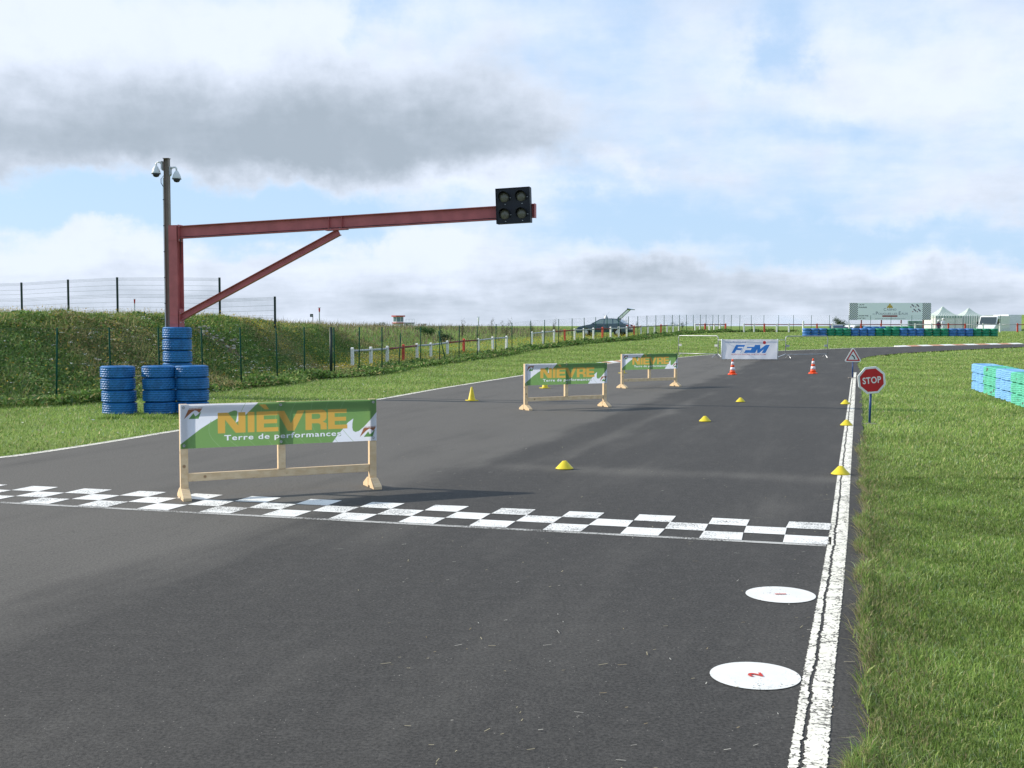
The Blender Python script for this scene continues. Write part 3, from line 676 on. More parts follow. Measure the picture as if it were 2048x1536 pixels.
# four-lamp signal box hung on the arm's end
lx = AL - .42; lz = az_ + lx * TILT + .115
sg = thing('start_light', 'black box of four start lights on the end of the red gantry arm', 'signal light', rot=(0, -R(1.9), AANG))
cA, sA = math.cos(AANG), math.sin(AANG)
yo = -.19
sg.location = (gc[0] + cA * lx - sA * yo, gc[1] + sA * lx + cA * yo, gz + lz)
q = MB(); q.box((0, 0, 0), (.77, .17, .77)); q.build('housing', 'black', sg, bevel=.008)
q = MB()
for s_ in (-1, 1):
    q.box((s_ * .378, -.092, 0), (.014, .018, .77)); q.box((0, -.092, s_ * .378), (.742, .018, .014))
q.build('rim', 'black', sg)
for ix in (-.19, .19):
    for iz in (-.185, .185):
        q = MB(); RX = Matrix.Rotation(math.pi / 2, 3, 'X')
        q.lathe([(.0, .030), (.06, .026), (.105, .010), (.112, 0)], 28, (ix, -.0865, iz), M=RX); ln = q.build('lens', 'lens', sg, True)
        q = MB(); vs = []; n_ = 24
        for k in range(n_ + 1):
            t = R(-35) + R(250) * k / n_; r_ = .122
            dpt = .13 * (.35 + .65 * max(0, math.sin(t)))
            for (rr, yy) in ((r_, -.088), (r_, -.088 - dpt), (r_ + .006, -.088 - dpt), (r_ + .006, -.088)):
                vs.append((ix + rr * math.cos(t), yy, iz + rr * math.sin(t)))
        fs = [(k * 4 + j, k * 4 + (j + 1) % 4, k * 4 + 4 + (j + 1) % 4, k * 4 + 4 + j) for k in range(n_) for j in range(4)]
        q.add(vs, fs); q.build('visor', 'black', ln)
        for (ox, oz) in ((.14, -.02), (.02, -.155)):
            q = MB(); q.box((ix + ox, -.095, iz + oz), (.02, .02, .014)); q.build('clip', 'galv', sg)
q = MB(); q.box((0, .10, -.115), (.10, .03, .32)); q.build('bracket', 'black', sg)

mx, my = (339.5 - 1024) / FPX * 27.75, 27.75; mz = tz(mx, my)
mt = thing('camera_mast', 'slender brown steel mast with a white cable duct behind the gantry column', 'mast', (mx, my, mz), AANG * .4)
MH = 5.80 - mz
q = MB(); hsec(q, (0, 0, 0), (0, 0, MH), .12, .12, .010, .008, up=(1, 0, 0)); q.box((0, 0, MH + .006), (.15, .15, .012)); pole = q.build('pole', 'mast', mt)
q = MB(); q.box((-.075, -.045, MH * .47), (.022, .022, MH * .9)); q.build('cable_duct', 'cam_white', mt)
for z_ in np.linspace(1.0, MH - 1, 7):
    q = MB(); q.box((-.072, -.045, z_), (.036, .034, .02)); q.build('clamp', 'trim', mt)
for (s_, z_, yo_, lab) in ((-1, MH - .12, -.08, 'white dome camera on the track side of the mast top'), (1, MH - .24, .02, 'white dome camera set lower on the far side of the mast top')):
    ct = thing('dome_camera', lab, 'camera', (0, 0, 0), 0, 'dome cameras on the mast')
    ca, sa = math.cos(AANG * .4), math.sin(AANG * .4)
    ct.location = (mx - sa * yo_, my + ca * yo_, mz + z_); ct.rotation_euler = (0, 0, AANG * .4)
    q = MB(); q.prism([(s_ * .066, .05), (s_ * .10, .05), (s_ * .10, -.14), (s_ * .066, -.18)], -.05, .05); q.build('wall_bracket', 'galv', ct)
    q = MB(); q.tube([(s_ * .10, 0, 0), (s_ * .15, 0, .03), (s_ * .20, 0, .035), (s_ * .235, 0, .01), (s_ * .24, 0, -.07)], .022, 8); q.build('arm', 'cam_white', ct, True)
    q = MB(); q.lathe([(.025, -.05), (.05, -.08), (.085, -.15), (.105, -.22), (.11, -.25), (.10, -.256)], 20, (s_ * .24, 0, 0)); hd = q.build('housing', 'cam_white', ct, True)
    q = MB(); q.lathe([(.115, -.250), (.115, -.258), (.098, -.2585)], 20, (s_ * .24, 0, 0)); q.build('ring', 'trim', hd)
    q = MB(); q.lathe([(.086, -.257), (.08, -.29), (.055, -.325), (.0, -.338)], 20, (s_ * .24, 0, 0)); q.build('dome', 'smoke', hd, True)
q = MB(); q.tube([(-.06, -.065, MH - .42), (-.12, -.075, MH - .50), (-.12, -.075, MH - .60), (-.075, -.06, MH - .68)], .009, 6); q.build('cable', 'trim', mt)

# ------------------------------------------------------------------ tyres
def tyre_mesh(name, Rr, H, mname, seg=64, tread=True):
    b = MB(); hb = H / 2; ri = Rr * .56
    prof = [(ri, -hb * .62), (ri + .02, -hb * .80), (Rr * .80, -hb * .99), (Rr * .90, -hb * .96), (Rr * .965, -hb * .80)]
    if tread:
        for k in range(9):
            z_ = -hb * .74 + k * hb * 1.48 / 8
            if k % 2 == 0: prof += [(Rr, z_ - hb * .055), (Rr, z_ + hb * .055)]
            else: prof += [(Rr - .008, z_ - hb * .02), (Rr - .008, z_ + hb * .02)]
    else: prof += [(Rr, -hb * .55), (Rr * 1.0, hb * .55)]
    prof += [(Rr * .965, hb * .80), (Rr * .90, hb * .96), (Rr * .80, hb * .99), (ri + .02, hb * .80), (ri, hb * .62), (ri, -hb * .62)]
    n = len(prof)
    def rf(i, k, r):
        if tread and 5 <= i < n - 6 and r > Rr - .002 and ((k + (i // 4) * 2) % 4 == 0): return r - .007
        return r
    b.lathe(prof, seg, (0, 0, hb), rfun=rf); return b.fix(b.mesh(name, mname, not tread))
def tyre(me, x, y, z, label, group, tilt=(0, 0)):
    o = link('tyre', me); o.location = (x, y, z); o.rotation_euler = (tilt[0], tilt[1], random.uniform(0, 6.28))
    return tag(o, label, 'tyre', group)
TB = tyre_mesh('tyre', .33, .236, 'blue_tyre', 96); TB2 = tyre_mesh('tyre', .345, .282, 'blue_tyre', 96)
LEV = ['bottom', 'second', 'third', 'top']
for (u, v, lean, nm) in ((236, 833, -.015, 'the leaning stack that stands apart'), (318, 832, -.012, 'the stack next to the leaning one'), (381, 831, 0.0, 'the stack behind the banner at the gantry foot')):
    x, y = G(u, v - 7); y += .12; z = tz(x, y)
    for k in range(4):
        tyre(TB, x + lean * k * .7 + random.uniform(-.008, .008), y + random.uniform(-.01, .01), z + k * .2375 - .01,
             f'blue painted tyre, {LEV[k]} one of {nm}', 'blue tyre stacks around the gantry', (random.uniform(-.012, .012), random.uniform(-.01, .01) + lean * .5))
z = gz - .01
for k, nm in enumerate(('bottom', 'second', 'third', 'fourth', 'fifth', 'top')):
    tyre(TB2, gc[0] + random.uniform(-.01, .01), gc[1] + random.uniform(-.008, .008), z + k * .2845, f'blue painted tyre threaded on the red gantry column, {nm} of its stack', 'blue tyre stacks around the gantry', (random.uniform(-.008, .008), random.uniform(-.008, .008)))
# tyre wall on the lawn past the stop sign: three high, colours alternate every three stacks
WB = tyre_mesh('tyre', .31, .236, 'wall_blue', 48); WG = tyre_mesh('tyre', .31, .236, 'wall_green', 48)
wa = np.array(G(1964, 777)); wb = np.array([11.1, 23.7]); wd_ = (wb - wa) / np.linalg.norm(wb - wa)
LV3 = ['bottom', 'middle', 'top']
ORD = 'first second third fourth fifth sixth seventh eighth ninth tenth eleventh twelfth thirteenth fourteenth fifteenth sixteenth seventeenth eighteenth nineteenth twentieth'.split()
ORD += ['twenty-first', 'twenty-second', 'twenty-third', 'twenty-fourth']
for i in range(13):
    p = wa + wd_ * (.3 + i * .625); g = (i // 3) % 2; zz = tz(*p)
    for k in range(3):
        tyre(WG if g else WB, p[0] + random.uniform(-.02, .02), p[1] + random.uniform(-.015, .015), zz + k * .2375 - .008,
             f"{'sea green' if g else 'light blue'} tyre, {LV3[k]} of {ORD[i]} stack from the bend end of the lawn tyre wall", 'tyre wall on the lawn past the stop sign', (random.uniform(-.02, .02), random.uniform(-.02, .02)))
# long low tyre wall below the billboard
FB = tyre_mesh('tyre', .325, .208, 'far_blue', 28, False); FG = tyre_mesh('tyre', .325, .208, 'far_green', 28, False)
fa = np.array(G(1613, 671.6)); fb = np.array(G(1987, 672.4))
for i in range(24):
    p = fa + (fb - fa) * i / 23; g = (i // 3) % 2; zz = tz(*p)
    for k in range(3):
        tyre(FG if g else FB, p[0], p[1], zz + k * .2095 - .005, f"{'green' if g else 'blue'} tyre, {LV3[k]} in the {ORD[i]} stack of the long wall from the marker post", 'long tyre wall below the billboard')
for i in range(7):
    px = 1733 + i * 14.5; y = 101.0; x = (px - 1024) / FPX * y; zz = tz(x, y); g = i > 2
    for k in range(3):
        tyre(FG if g else FB, x, y, zz + k * .2095 - .005, f"{'green' if g else 'blue'} tyre, {LV3[k]} in the {ORD[i]} stack of the row behind the long wall", 'short tyre row behind the long tyre wall')

# ------------------------------------------------------------------ cones
DISC = MB().lathe([(.105, .0), (.108, .004), (.101, .010), (.026, .090), (.019, .093), (.015, .088), (.022, .08), (.097, .003), (.105, .0)], 32)
DISC_ME = DISC.fix(DISC.mesh('marker_disc', 'yellow', True))
for (u, v, lab) in ((1129, 938, 'yellow marker disc alone on the asphalt past the start line'), (1410, 843, 'yellow marker disc out in the lane, nearer the start line than its partner'),
                    (1481, 804, 'yellow marker disc out in the lane before the striped cones'), (1681, 949, 'yellow marker disc on the white line nearest the start line'),
                    (1693, 851, 'yellow marker disc on the white line level with the stop sign'), (1691, 808.5, 'yellow marker disc beside the white line past the stop sign')):
    x, y = G(u, v); o = link('marker_disc', DISC_ME); o.location = (x, y, .006); o.rotation_euler = (0, 0, random.uniform(0, 6)); o.scale = (1.0, 1.0, 1.0)
    tag(o, lab, 'marker disc', 'yellow marker discs on the track')
def ycone(u, v, h, lab):
    x, y = G(u, v); t = thing('training_cone', lab, 'cone', (x, y, float(zbase(y)) + .001), .4, 'plain yellow cones along the left edge')
    q = MB(); q.box((0, 0, .009), (.24, .24, .018)); q.build('base', 'yellow', t, bevel=.006)
    q = MB(); q.lathe([(.088, .017), (.082, .03), (.022, h - .01), (.016, h), (.010, h - .002), (.012, h - .03)], 28); q.build('body', 'yellow', t, True)
ycone(943.5, 801.5, .315, 'plain yellow cone on open asphalt between two banner barriers')
ycone(1090, 776.5, .30, 'plain yellow cone half hidden by the banner of the second barrier')
ycone(1245.5, 746.5, .30, 'plain yellow cone half hidden by the banner beside the crowd barriers')
for (u, v, lab) in ((1465, 749.5, 'orange and white striped cone in front of the white banner'), (1626, 747.5, 'orange and white striped cone in front of the bare crowd barrier')):
    x, y = G(u, v); t = thing('traffic_cone', lab, 'traffic cone', (x, y, float(zbase(y)) + .001), .5, 'striped traffic cones before the crowd barriers')
    q = MB(); q.lathe([(.16, 0), (.165, .008), (.16, .03), (.135, .045), (.118, .05)], 8); q.build('base', 'orange', t)
    H_ = .54; rr = lambda z_: .112 - (.112 - .026) * (z_ / H_)
    for (z0, z1, m_, nm) in ((.05, .155, 'orange', 'body'), (.155, .265, 'cone_white', 'stripe'), (.265, .345, 'orange', 'body'), (.345, .455, 'cone_white', 'stripe'), (.455, .54, 'orange', 'body')):
        q = MB(); e = .002 if m_ == 'cone_white' else 0; q.lathe([(rr(z0) + e, z0), (rr(z1) + e, z1)] + ([(rr(z1) * .6, z1 + .006), (0, z1 + .007)] if z1 > .53 else []), 24); q.build(nm, m_, t, True)

# ------------------------------------------------------------------ signs
def stop_sign():
    x, y = G(1739, 846.5); z = tz(x, y)
    t = thing('stop_sign', 'red octagonal STOP sign on a short blue post at the lawn edge', 'stop sign', (x, y, z), R(-4))
    q = MB(); q.tube([(0, 0, 0), (.012, 0, .60)], .021, 14); q.build('post', 'sign_blue', t, True)
    q = MB(); q.box((.01, 0, .008), (.23, .10, .016)); q.build('base_plate', 'plate', t, bevel=.002)
    cz = .775; rot = R(6)
    def oc(r): return [(.014 + r * math.cos(rot + R(22.5 + 45 * k)), cz + r * math.sin(rot + R(22.5 + 45 * k))) for k in range(8)]
    q = MB(); q.prism(oc(.254), -.052, -.026); pn = q.build('panel', 'sign_white', t, bevel=.006)
    q = MB(); q.prism(oc(.214), -.0545, -.0525); q.build('red_field', 'sign_red', pn)
    v, tr = text_fit('STOP', -.158, -.058, .158, .058, .022, 1.08)
    c_, s_ = math.cos(rot), math.sin(rot)
    q = MB(); q.add([(.014 + a * c_ - b * s_, -.0565, cz + a * s_ + b * c_) for a, b in v], tr); q.build('lettering', 'sign_white', pn)
    q = MB(); q.box((.012, -.018, cz), (.05, .02, .12)); q.build('clamp', 'galv', t)
stop_sign()
def bend_sign():
    x, y = G(1705, 756.5); z = float(zbase(y))
    t = thing('warning_sign', 'triangular red bordered left bend sign on a short blue post', 'road sign', (x, y, z + .004), R(-6))
    q = MB(); q.tube([(0, 0, .0), (0, 0, .60)], .022, 12); q.build('post', 'sign_blue', t, True)
    q = MB(); q.box((0, 0, .010), (.26, .12, .02)); q.build('base_plate', 'plate', t)
    def tri(r, n=5, rc=.045):
        pts = []
        for k in range(3):
            a0 = R(90 + 120 * k); cx, cz = (r - rc) * math.cos(a0), (r - rc) * math.sin(a0)
            for j in range(n): b = a0 + R(-60 + 120 * j / (n - 1)); pts.append((cx + rc * math.cos(b), .695 + cz + rc * math.sin(b)))
        return pts
    q = MB(); q.prism(tri(.285), -.048, -.028); pn = q.build('panel', 'sign_white', t)
    q = MB(); q.prism(tri(.245, 5, .02), -.0505, -.0485); q.build('red_border', 'sign_red', pn)
    q = MB(); q.prism(tri(.178, 5, .008), -.053, -.051); q.build('white_field', 'sign_white', pn)
    c = [(.052 - .10 * (1 - math.cos(s_)) if False else .045 - .12 * (1 - math.cos(s_)) , .618 + .135 * math.sin(s_)) for s_ in np.linspace(0, 1.35, 14)]
    q = MB(); q.prism(ribbon(c, .034), -.0555, -.0535); q.build('bend_symbol', 'sign_black', pn)
bend_sign()

# ------------------------------------------------------------------ crowd barriers with the white banner
def crowd_barrier(p0, p1, lab, bare=True):
    a, b = np.array(p0), np.array(p1); d = b - a; Lg = np.linalg.norm(d); ang = math.atan2(d[1], d[0]); z = float(zbase((a[1] + b[1]) / 2)); mid = (a + b) / 2
    t = thing('crowd_barrier', lab, 'crowd barrier', (mid[0], mid[1], z), ang, 'crowd barriers across the track')
    h = Lg / 2; r = .021; q = MB(); arc = [(.10 * (1 - math.cos(s_)), 1.0 + .10 * math.sin(s_)) for s_ in np.linspace(0, math.pi / 2, 6)]
    path = [(-h, 0, .18)] + [(-h + x, 0, zz) for x, zz in arc] + [(h - x, 0, zz) for x, zz in arc[::-1]] + [(h, 0, .18)]
    q.tube(path, r, 8); q.build('frame', 'galv', t, True)
    q = MB(); q.tube([(-h, 0, .19), (h, 0, .19)], r * .9, 8); q.build('bottom_rail', 'galv', t, True)
    for x in (-h + .16, h - .16):
        for s_ in (-1, 1):
            q = MB(); q.tube([(x, 0, .19), (x + .02 * s_, s_ * .24, .012)], .016, 6); q.build('leg', 'galv', t)
    for x in (-h + .12, h - .12):
        q = MB(); q.box((x, -.012, .62), (.19, .012, .11)); q.build('plate', 'galv', t)
    return t
lb0, lb1 = G(1357, 713), G(1436, 716.5); rb0, rb1 = G(1571, 717), G(1655, 715.5)
crowd_barrier(lb0, lb1, 'bare steel crowd barrier next to the banner barrier, nearer the red and white kerb')
crowd_barrier(rb0, rb1, 'bare steel crowd barrier behind a striped cone, towards the bend sign')
fa_, fb_ = np.array(G(1444, 719.5)), np.array(G(1554, 719.5)); FW = np.linalg.norm(fb_ - fa_); FH = .955
ft = thing('banner_stand', 'white motorcycle federation banner stretched on a white pole frame', 'banner', (fa_[0], fa_[1], float(zbase(fa_[1]))), math.atan2(*(fb_ - fa_)[::-1]))
for x in (-.02, FW + .02):
    q = MB(); q.tube([(x, 0, 0), (x, 0, FH + .05)], .028, 10); q.build('pole', 'cam_white', ft, True)
for zz in (.04, FH + .01):
    q = MB(); q.tube([(0.012, .03, zz), (FW - .012, .03, zz)], .017, 8); q.build('rail', 'cam_white', ft, True)
for (p, qz) in ((lb1, 0), (rb0, 1)):
    e = Vector((p[0] - fa_[0], p[1] - fa_[1], 0)); e.rotate(Matrix.Rotation(-ft.rotation_euler.z, 3, 'Z')); sx = -.02 if qz == 0 else FW + .02
    for (z0, z1) in ((.12, .24), (FH, FH - .02)):
        q = MB(); q.tube([(sx, .02, z0), (e.x, e.y, z1)], .016, 6); q.build('strut', 'cam_white', ft)
B_, RED_ = (.045, .20, .56), (.62, .06, .07)
def fp(pts): return [(x * FW, z_ * FH) for x, z_ in pts]
def sh_(x0, x1, z0, z1, pts, k=.20): return fp([(x0 + (x1 - x0) * a + (b - .5) * k * (z1 - z0), z0 + (z1 - z0) * b) for a, b in pts])
Fp = [(0, 0), (0, 1), (1, 1), (1, .76), (.33, .76), (.33, .60), (.85, .60), (.85, .36), (.33, .36), (.33, 0)]
Mp = [(0, 0), (0, 1), (.28, 1), (.5, .45), (.72, 1), (1, 1), (1, 0), (.76, 0), (.76, .58), (.58, .12), (.42, .12), (.24, .58), (.24, 0)]
z0, z1 = .315, .72
fsh = [(sh_(.211, .385, z0, z1, Fp), B_), (sh_(.437, .62, z0, z1, [(0, 0), (0, 1), (1, 1), (1, 0)]), B_), (sh_(.371, .565, z0 - .008, z1 + .008, [(0, 0), (0, 1), (1, 1), (1, .74), (.88, .34), (.40, .34), (.40, 0)]), B_), (sh_(.378, .557, z0, z1, Fp), (.82, .82, .84)),
       (sh_(.560, .823, z0, z1, [(0, 0), (0, 1), (1, 1), (1, 0)]), B_),
       (sh_(.560, .823, z0, z1, [(.33, 1.01), (.50, .50), (.72, 1.01)]), (.80, .80, .84)), (sh_(.560, .823, z0, z1, [(.30, -.01), (.30, .46), (.44, -.01)]), (.80, .80, .84)), (sh_(.560, .823, z0, z1, [(.58, -.01), (.75, .46), (.75, -.01)]), (.80, .80, .84))]
fsh.append(([((.765 + .030 * math.cos(t)) * FW, .835 * FH + .030 * FW * math.sin(t)) for t in np.linspace(0, 6.28, 28)], RED_))
v, t_ = text_fit('FEDERATION FRANCAISE DE MOTOCYCLISME', .165 * FW, .205 * FH, .80 * FW, .275 * FH, .008, 1.05, .25); fsh.append(((v, t_), (.58, .14, .16)))
v, t_ = text_fit('www.ffmoto.org', .05 * FW, .80 * FH, .43 * FW, .915 * FH, .012, 1.05); fsh.append(((v, t_), (.24, .30, .52)))
fsh.append((fp([(.47, .76), (.4715, .76), (.4715, .96), (.47, .96)]), (.5, .5, .54)))
fme = print_sheet('banner_cloth', FW, FH, 420, 140, (.80, .80, .84), fsh, 'ffm', .012); link('banner_cloth', fme, ft, loc=(0, -.03, .03))

# ------------------------------------------------------------------ rail fences: white and red concrete posts
def rail_post_mesh(m_):
    q = MB(); w_, d_, h_ = .135, .10, .86
    pts = [(-w_ / 2, -.25), (w_ / 2, -.25), (w_ / 2, h_ - .07), (w_ * .36, h_ - .02), (0, h_), (-w_ * .36, h_ - .02), (-w_ / 2, h_ - .07)]
    q.prism(pts, -d_ / 2, d_ / 2); return q.fix(q.mesh('post', m_))
RPW, RPR = rail_post_mesh('concrete'), rail_post_mesh('red_post')
def rail_fence(px, lab, rails):
    ps = [T(u, v) for u, v, r_ in px]
    t = thing('rail_fence', lab, 'fence', ps[0])
    for i, ((x, y, z), (u, v, r_)) in enumerate(zip(ps, px)):
        j = min(i + 1, len(ps) - 1); k = max(i - 1, 0); ang = math.atan2(ps[j][1] - ps[k][1], ps[j][0] - ps[k][0])
        o = link('post', RPR if r_ else RPW, t); o.location = (x - ps[0][0], y - ps[0][1], z - ps[0][2] + random.uniform(-.02, .02)); o.rotation_euler = (random.uniform(-.02, .02), random.uniform(-.03, .03), ang)
    for i in range(len(ps) - 1):
        a = Vector(ps[i]) - Vector(ps[0]) + Vector((0, 0, .74)); b = Vector(ps[i + 1]) - Vector(ps[0]) + Vector((0, 0, .74)); o_ = Vector((b.y - a.y, a.x - b.x, 0)).normalized() * .0
        q = MB(); q.tube([a + o_, b + o_], .042, 8); q.build('rail', 'red_rail' if rails[i] else 'white_rail', t, True)
A = [(705, 739.5, 0), (742, 735.5, 0), (774.3, 732.5, 0), (806.5, 727, 1), (834.3, 722.5, 0), (862, 719.5, 0), (895.4, 713.5, 0), (927.2, 709, 1), (956.7, 707, 0), (985.6, 703, 0), (1012.4, 700.5, 0)]
rail_fence(A, 'white and red post and rail fence at the foot of the weedy bank', [0, 0, 1, 1, 0, 0, 1, 1, 0, 0])
Bf = [(1063.8, 690, 0), (1085.8, 687, 0), (1107.9, 684.5, 0), (1129.6, 683, 1), (1149.3, 680.8, 0), (1167.9, 680, 0), (1186.6, 678.6, 0), (1204.8, 677.5, 1), (1221.4, 676.8, 0), (1237.4, 676, 0), (1253.4, 675, 0), (1267.9, 673, 1), (1282, 671, 0), (1295.6, 669.8, 0), (1308.7, 669.4, 0), (1321.8, 668.2, 1), (1334, 667.6, 0), (1346, 666.8, 0), (1357.5, 666.4, 0)]
rail_fence(Bf, 'long white and red post and rail fence in front of the dark car', [0, 0, 1, 1, 0, 0, 1, 1, 0, 0, 1, 1, 0, 0, 1, 1, 0, 0])
Cf = [(1390, 664.8, 0), (1399.7, 664.6, 0), (1410, 664.4, 1), (1419, 664.3, 0), (1428.4, 664.2, 0), (1439.4, 664.1, 0), (1450.8, 664, 1)]
rail_fence(Cf, 'short white and red rail fence of seven posts behind the white banner', [1] * 6)
Df = [(1488, 664, 0), (1508, 664, 0), (1529, 664, 1), (1553.4, 664, 0), (1577.8, 664, 0), (1606, 664, 0), (1634, 664, 1), (1665, 664, 0), (1698, 664, 0), (1722, 664, 1), (1762, 664, 1), (1802, 664, 0), (1830, 664, 0), (1863, 664, 0), (1897, 664, 1), (1930, 664, 1), (1966, 664, 0), (2000, 664, 0), (2035, 664, 1), (2070, 664, 0)]
rail_fence(Df, 'long low white and red rail fence below the billboard and tents', [1, 1, 1, 1, 1, 1, 1, 0, 0, 1, 1, 0, 0, 1, 1, 0, 0, 0, 1])
x, y, z = T(1606.5, 665.5); q = MB(); q.prism([(-.06, -.2), (.06, -.2), (.06, 1.08), (0, 1.14), (-.06, 1.08)], -.05, .05); q.fix
o = q.build('marker_post', 'concrete'); o.location = (x, y, z); tag(o, 'tall white marker post at the end of the long tyre wall', 'post')

# ------------------------------------------------------------------ green wire fence along the foot of the bank
wf = thing('wire_fence', 'green chain link fence on thin steel posts along the grass bank', 'fence', (FENCE[0][0], FENCE[0][1], tz(*FENCE[0])))
o0 = Vector(wf.location); PH = 1.68
pm = MB(); pm.tube([(0, 0, -.2), (0, 0, PH)], .022, 8); PM = pm.fix(pm.mesh('post', 'green_post', True))
pm2 = MB(); pm2.tube([(0, 0, -.2), (0, 0, PH)], .05, 10); PM2 = pm2.fix(pm2.mesh('post', 'dark_post', True))
fpts = [(-12.6, 22.4)] + FENCE
tops = []
for i, (x, y) in enumerate(fpts):
    z = tz(x, y); o = link('post', PM, wf); bent = (i == 11)
    o.location = Vector((x, y, z)) - o0; o.rotation_euler = (random.uniform(-.02, .02), random.uniform(-.025, .025) + (.05 if bent else 0), 0)
    if bent: o.scale = (1, 1, .85)
    tops.append(Vector((x, y, z)) - o0)
for (u, v) in ((662.5, 752.5),):
    x, y = G(u, v); o = link('post', PM2, wf); o.location = Vector((x, y, tz(x, y))) - o0
x, y = G(893, 726); o = link('post', PM, wf); o.location = Vector((x, y, tz(x, y))) - o0; o.rotation_euler = (0, R(-14), 0); o.scale = (1, 1, .9)
for i in range(len(tops) - 1):
    a, b = tops[i], tops[i + 1]; q = MB(); Ln = (b - a).length
    if i >= 11 or i in (0,):
        pass
    for zz in ((.05, .85, PH - .02)):
        q.tube([a + Vector((0, 0, zz)), b + Vector((0, 0, zz))], .0022, 3, cap=False)
    n_ = int(min(40, Ln / .13)); hh = PH - .05
    for k in range(-int(n_ * .6), n_ + 1):
        for s_ in (1, -1):                        # woven diagonals of the mesh
            x0, x1 = k / n_, k / n_ + hh / Ln; c0_, c1_ = max(0, x0), min(1, x1)
            if c1_ <= c0_: continue
            za, zb_ = .05 + (c0_ - x0) * Ln, .05 + (c1_ - x0) * Ln
            if s_ < 0: za, zb_ = hh + .05 - za, hh + .05 - zb_
            q.tube([a.lerp(b, c0_) + Vector((0, 0, za)), a.lerp(b, c1_) + Vector((0, 0, zb_))], .0011, 3, cap=False)
    o = q.build('wire_mesh', 'wire', wf); o['kind'] = 'stuff'

# welded mesh fence along the top of the bank
HP = [(-47, 53.5), (46, 52), (139, 50.5), (237, 49), (339, 47.5), (441, 46), (551, 44.5)]
HT = [568, 565, 559, 554.5, 554, 555, 593]
hp = []
for (u, d_), tp in zip(HP, HT):
    x = (u - 1024) / FPX * d_; rr = ray(u, tp); zt_ = EYE + rr[2] / rr[1] * d_; hp.append((x, d_, tz(x, d_), zt_))
ht = thing('mesh_fence', 'tall dark welded mesh fence on top of the grass bank', 'fence', hp[0][:3]); h0 = Vector(hp[0][:3])
for i, (x, y, z, zt_) in enumerate(hp):
    q = MB(); q.box((x - h0.x, y - h0.y, (z - .3 + zt_) / 2 - h0.z), (.075, .075, zt_ - z + .3)); q.build('post', 'dark_post', ht)
for i in range(len(hp) - 1):
    (xa, ya, za, ta), (xb, yb, zb_, tb_) = hp[i], hp[i + 1]
    if i == 5: ta = EYE + (HOR - 597.5) / FPX * ya * 1.0
    a = Vector((xa, ya, 0)) - Vector((h0.x, h0.y, h0.z)); b = Vector((xb, yb, 0)) - Vector((h0.x, h0.y, h0.z)); q = MB(); topz = [ta - .03, tb_ - .03]
    for dz_ in (0, .05, .10, .32, .52, .72, .78, .84, 1.05, 1.25, 1.45, 1.5, 1.56, 1.75):
        if i == 5 and dz_ > 1.3: continue
        q.tube([a + Vector((0, 0, topz[0] - dz_)), b + Vector((0, 0, topz[1] - dz_))], .0045, 3, cap=False)
    n_ = 46
    for k in range(n_ + 1):
        p = a.lerp(b, k / n_); tz_ = topz[0] + (topz[1] - topz[0]) * k / n_
        q.tube([p + Vector((0, 0, tz_)), p + Vector((0, 0, tz_ - (1.25 if i == 5 else 1.75)))], .0020, 3, cap=False)
    o = q.build('wire_mesh', 'wire', ht); o['kind'] = 'stuff'

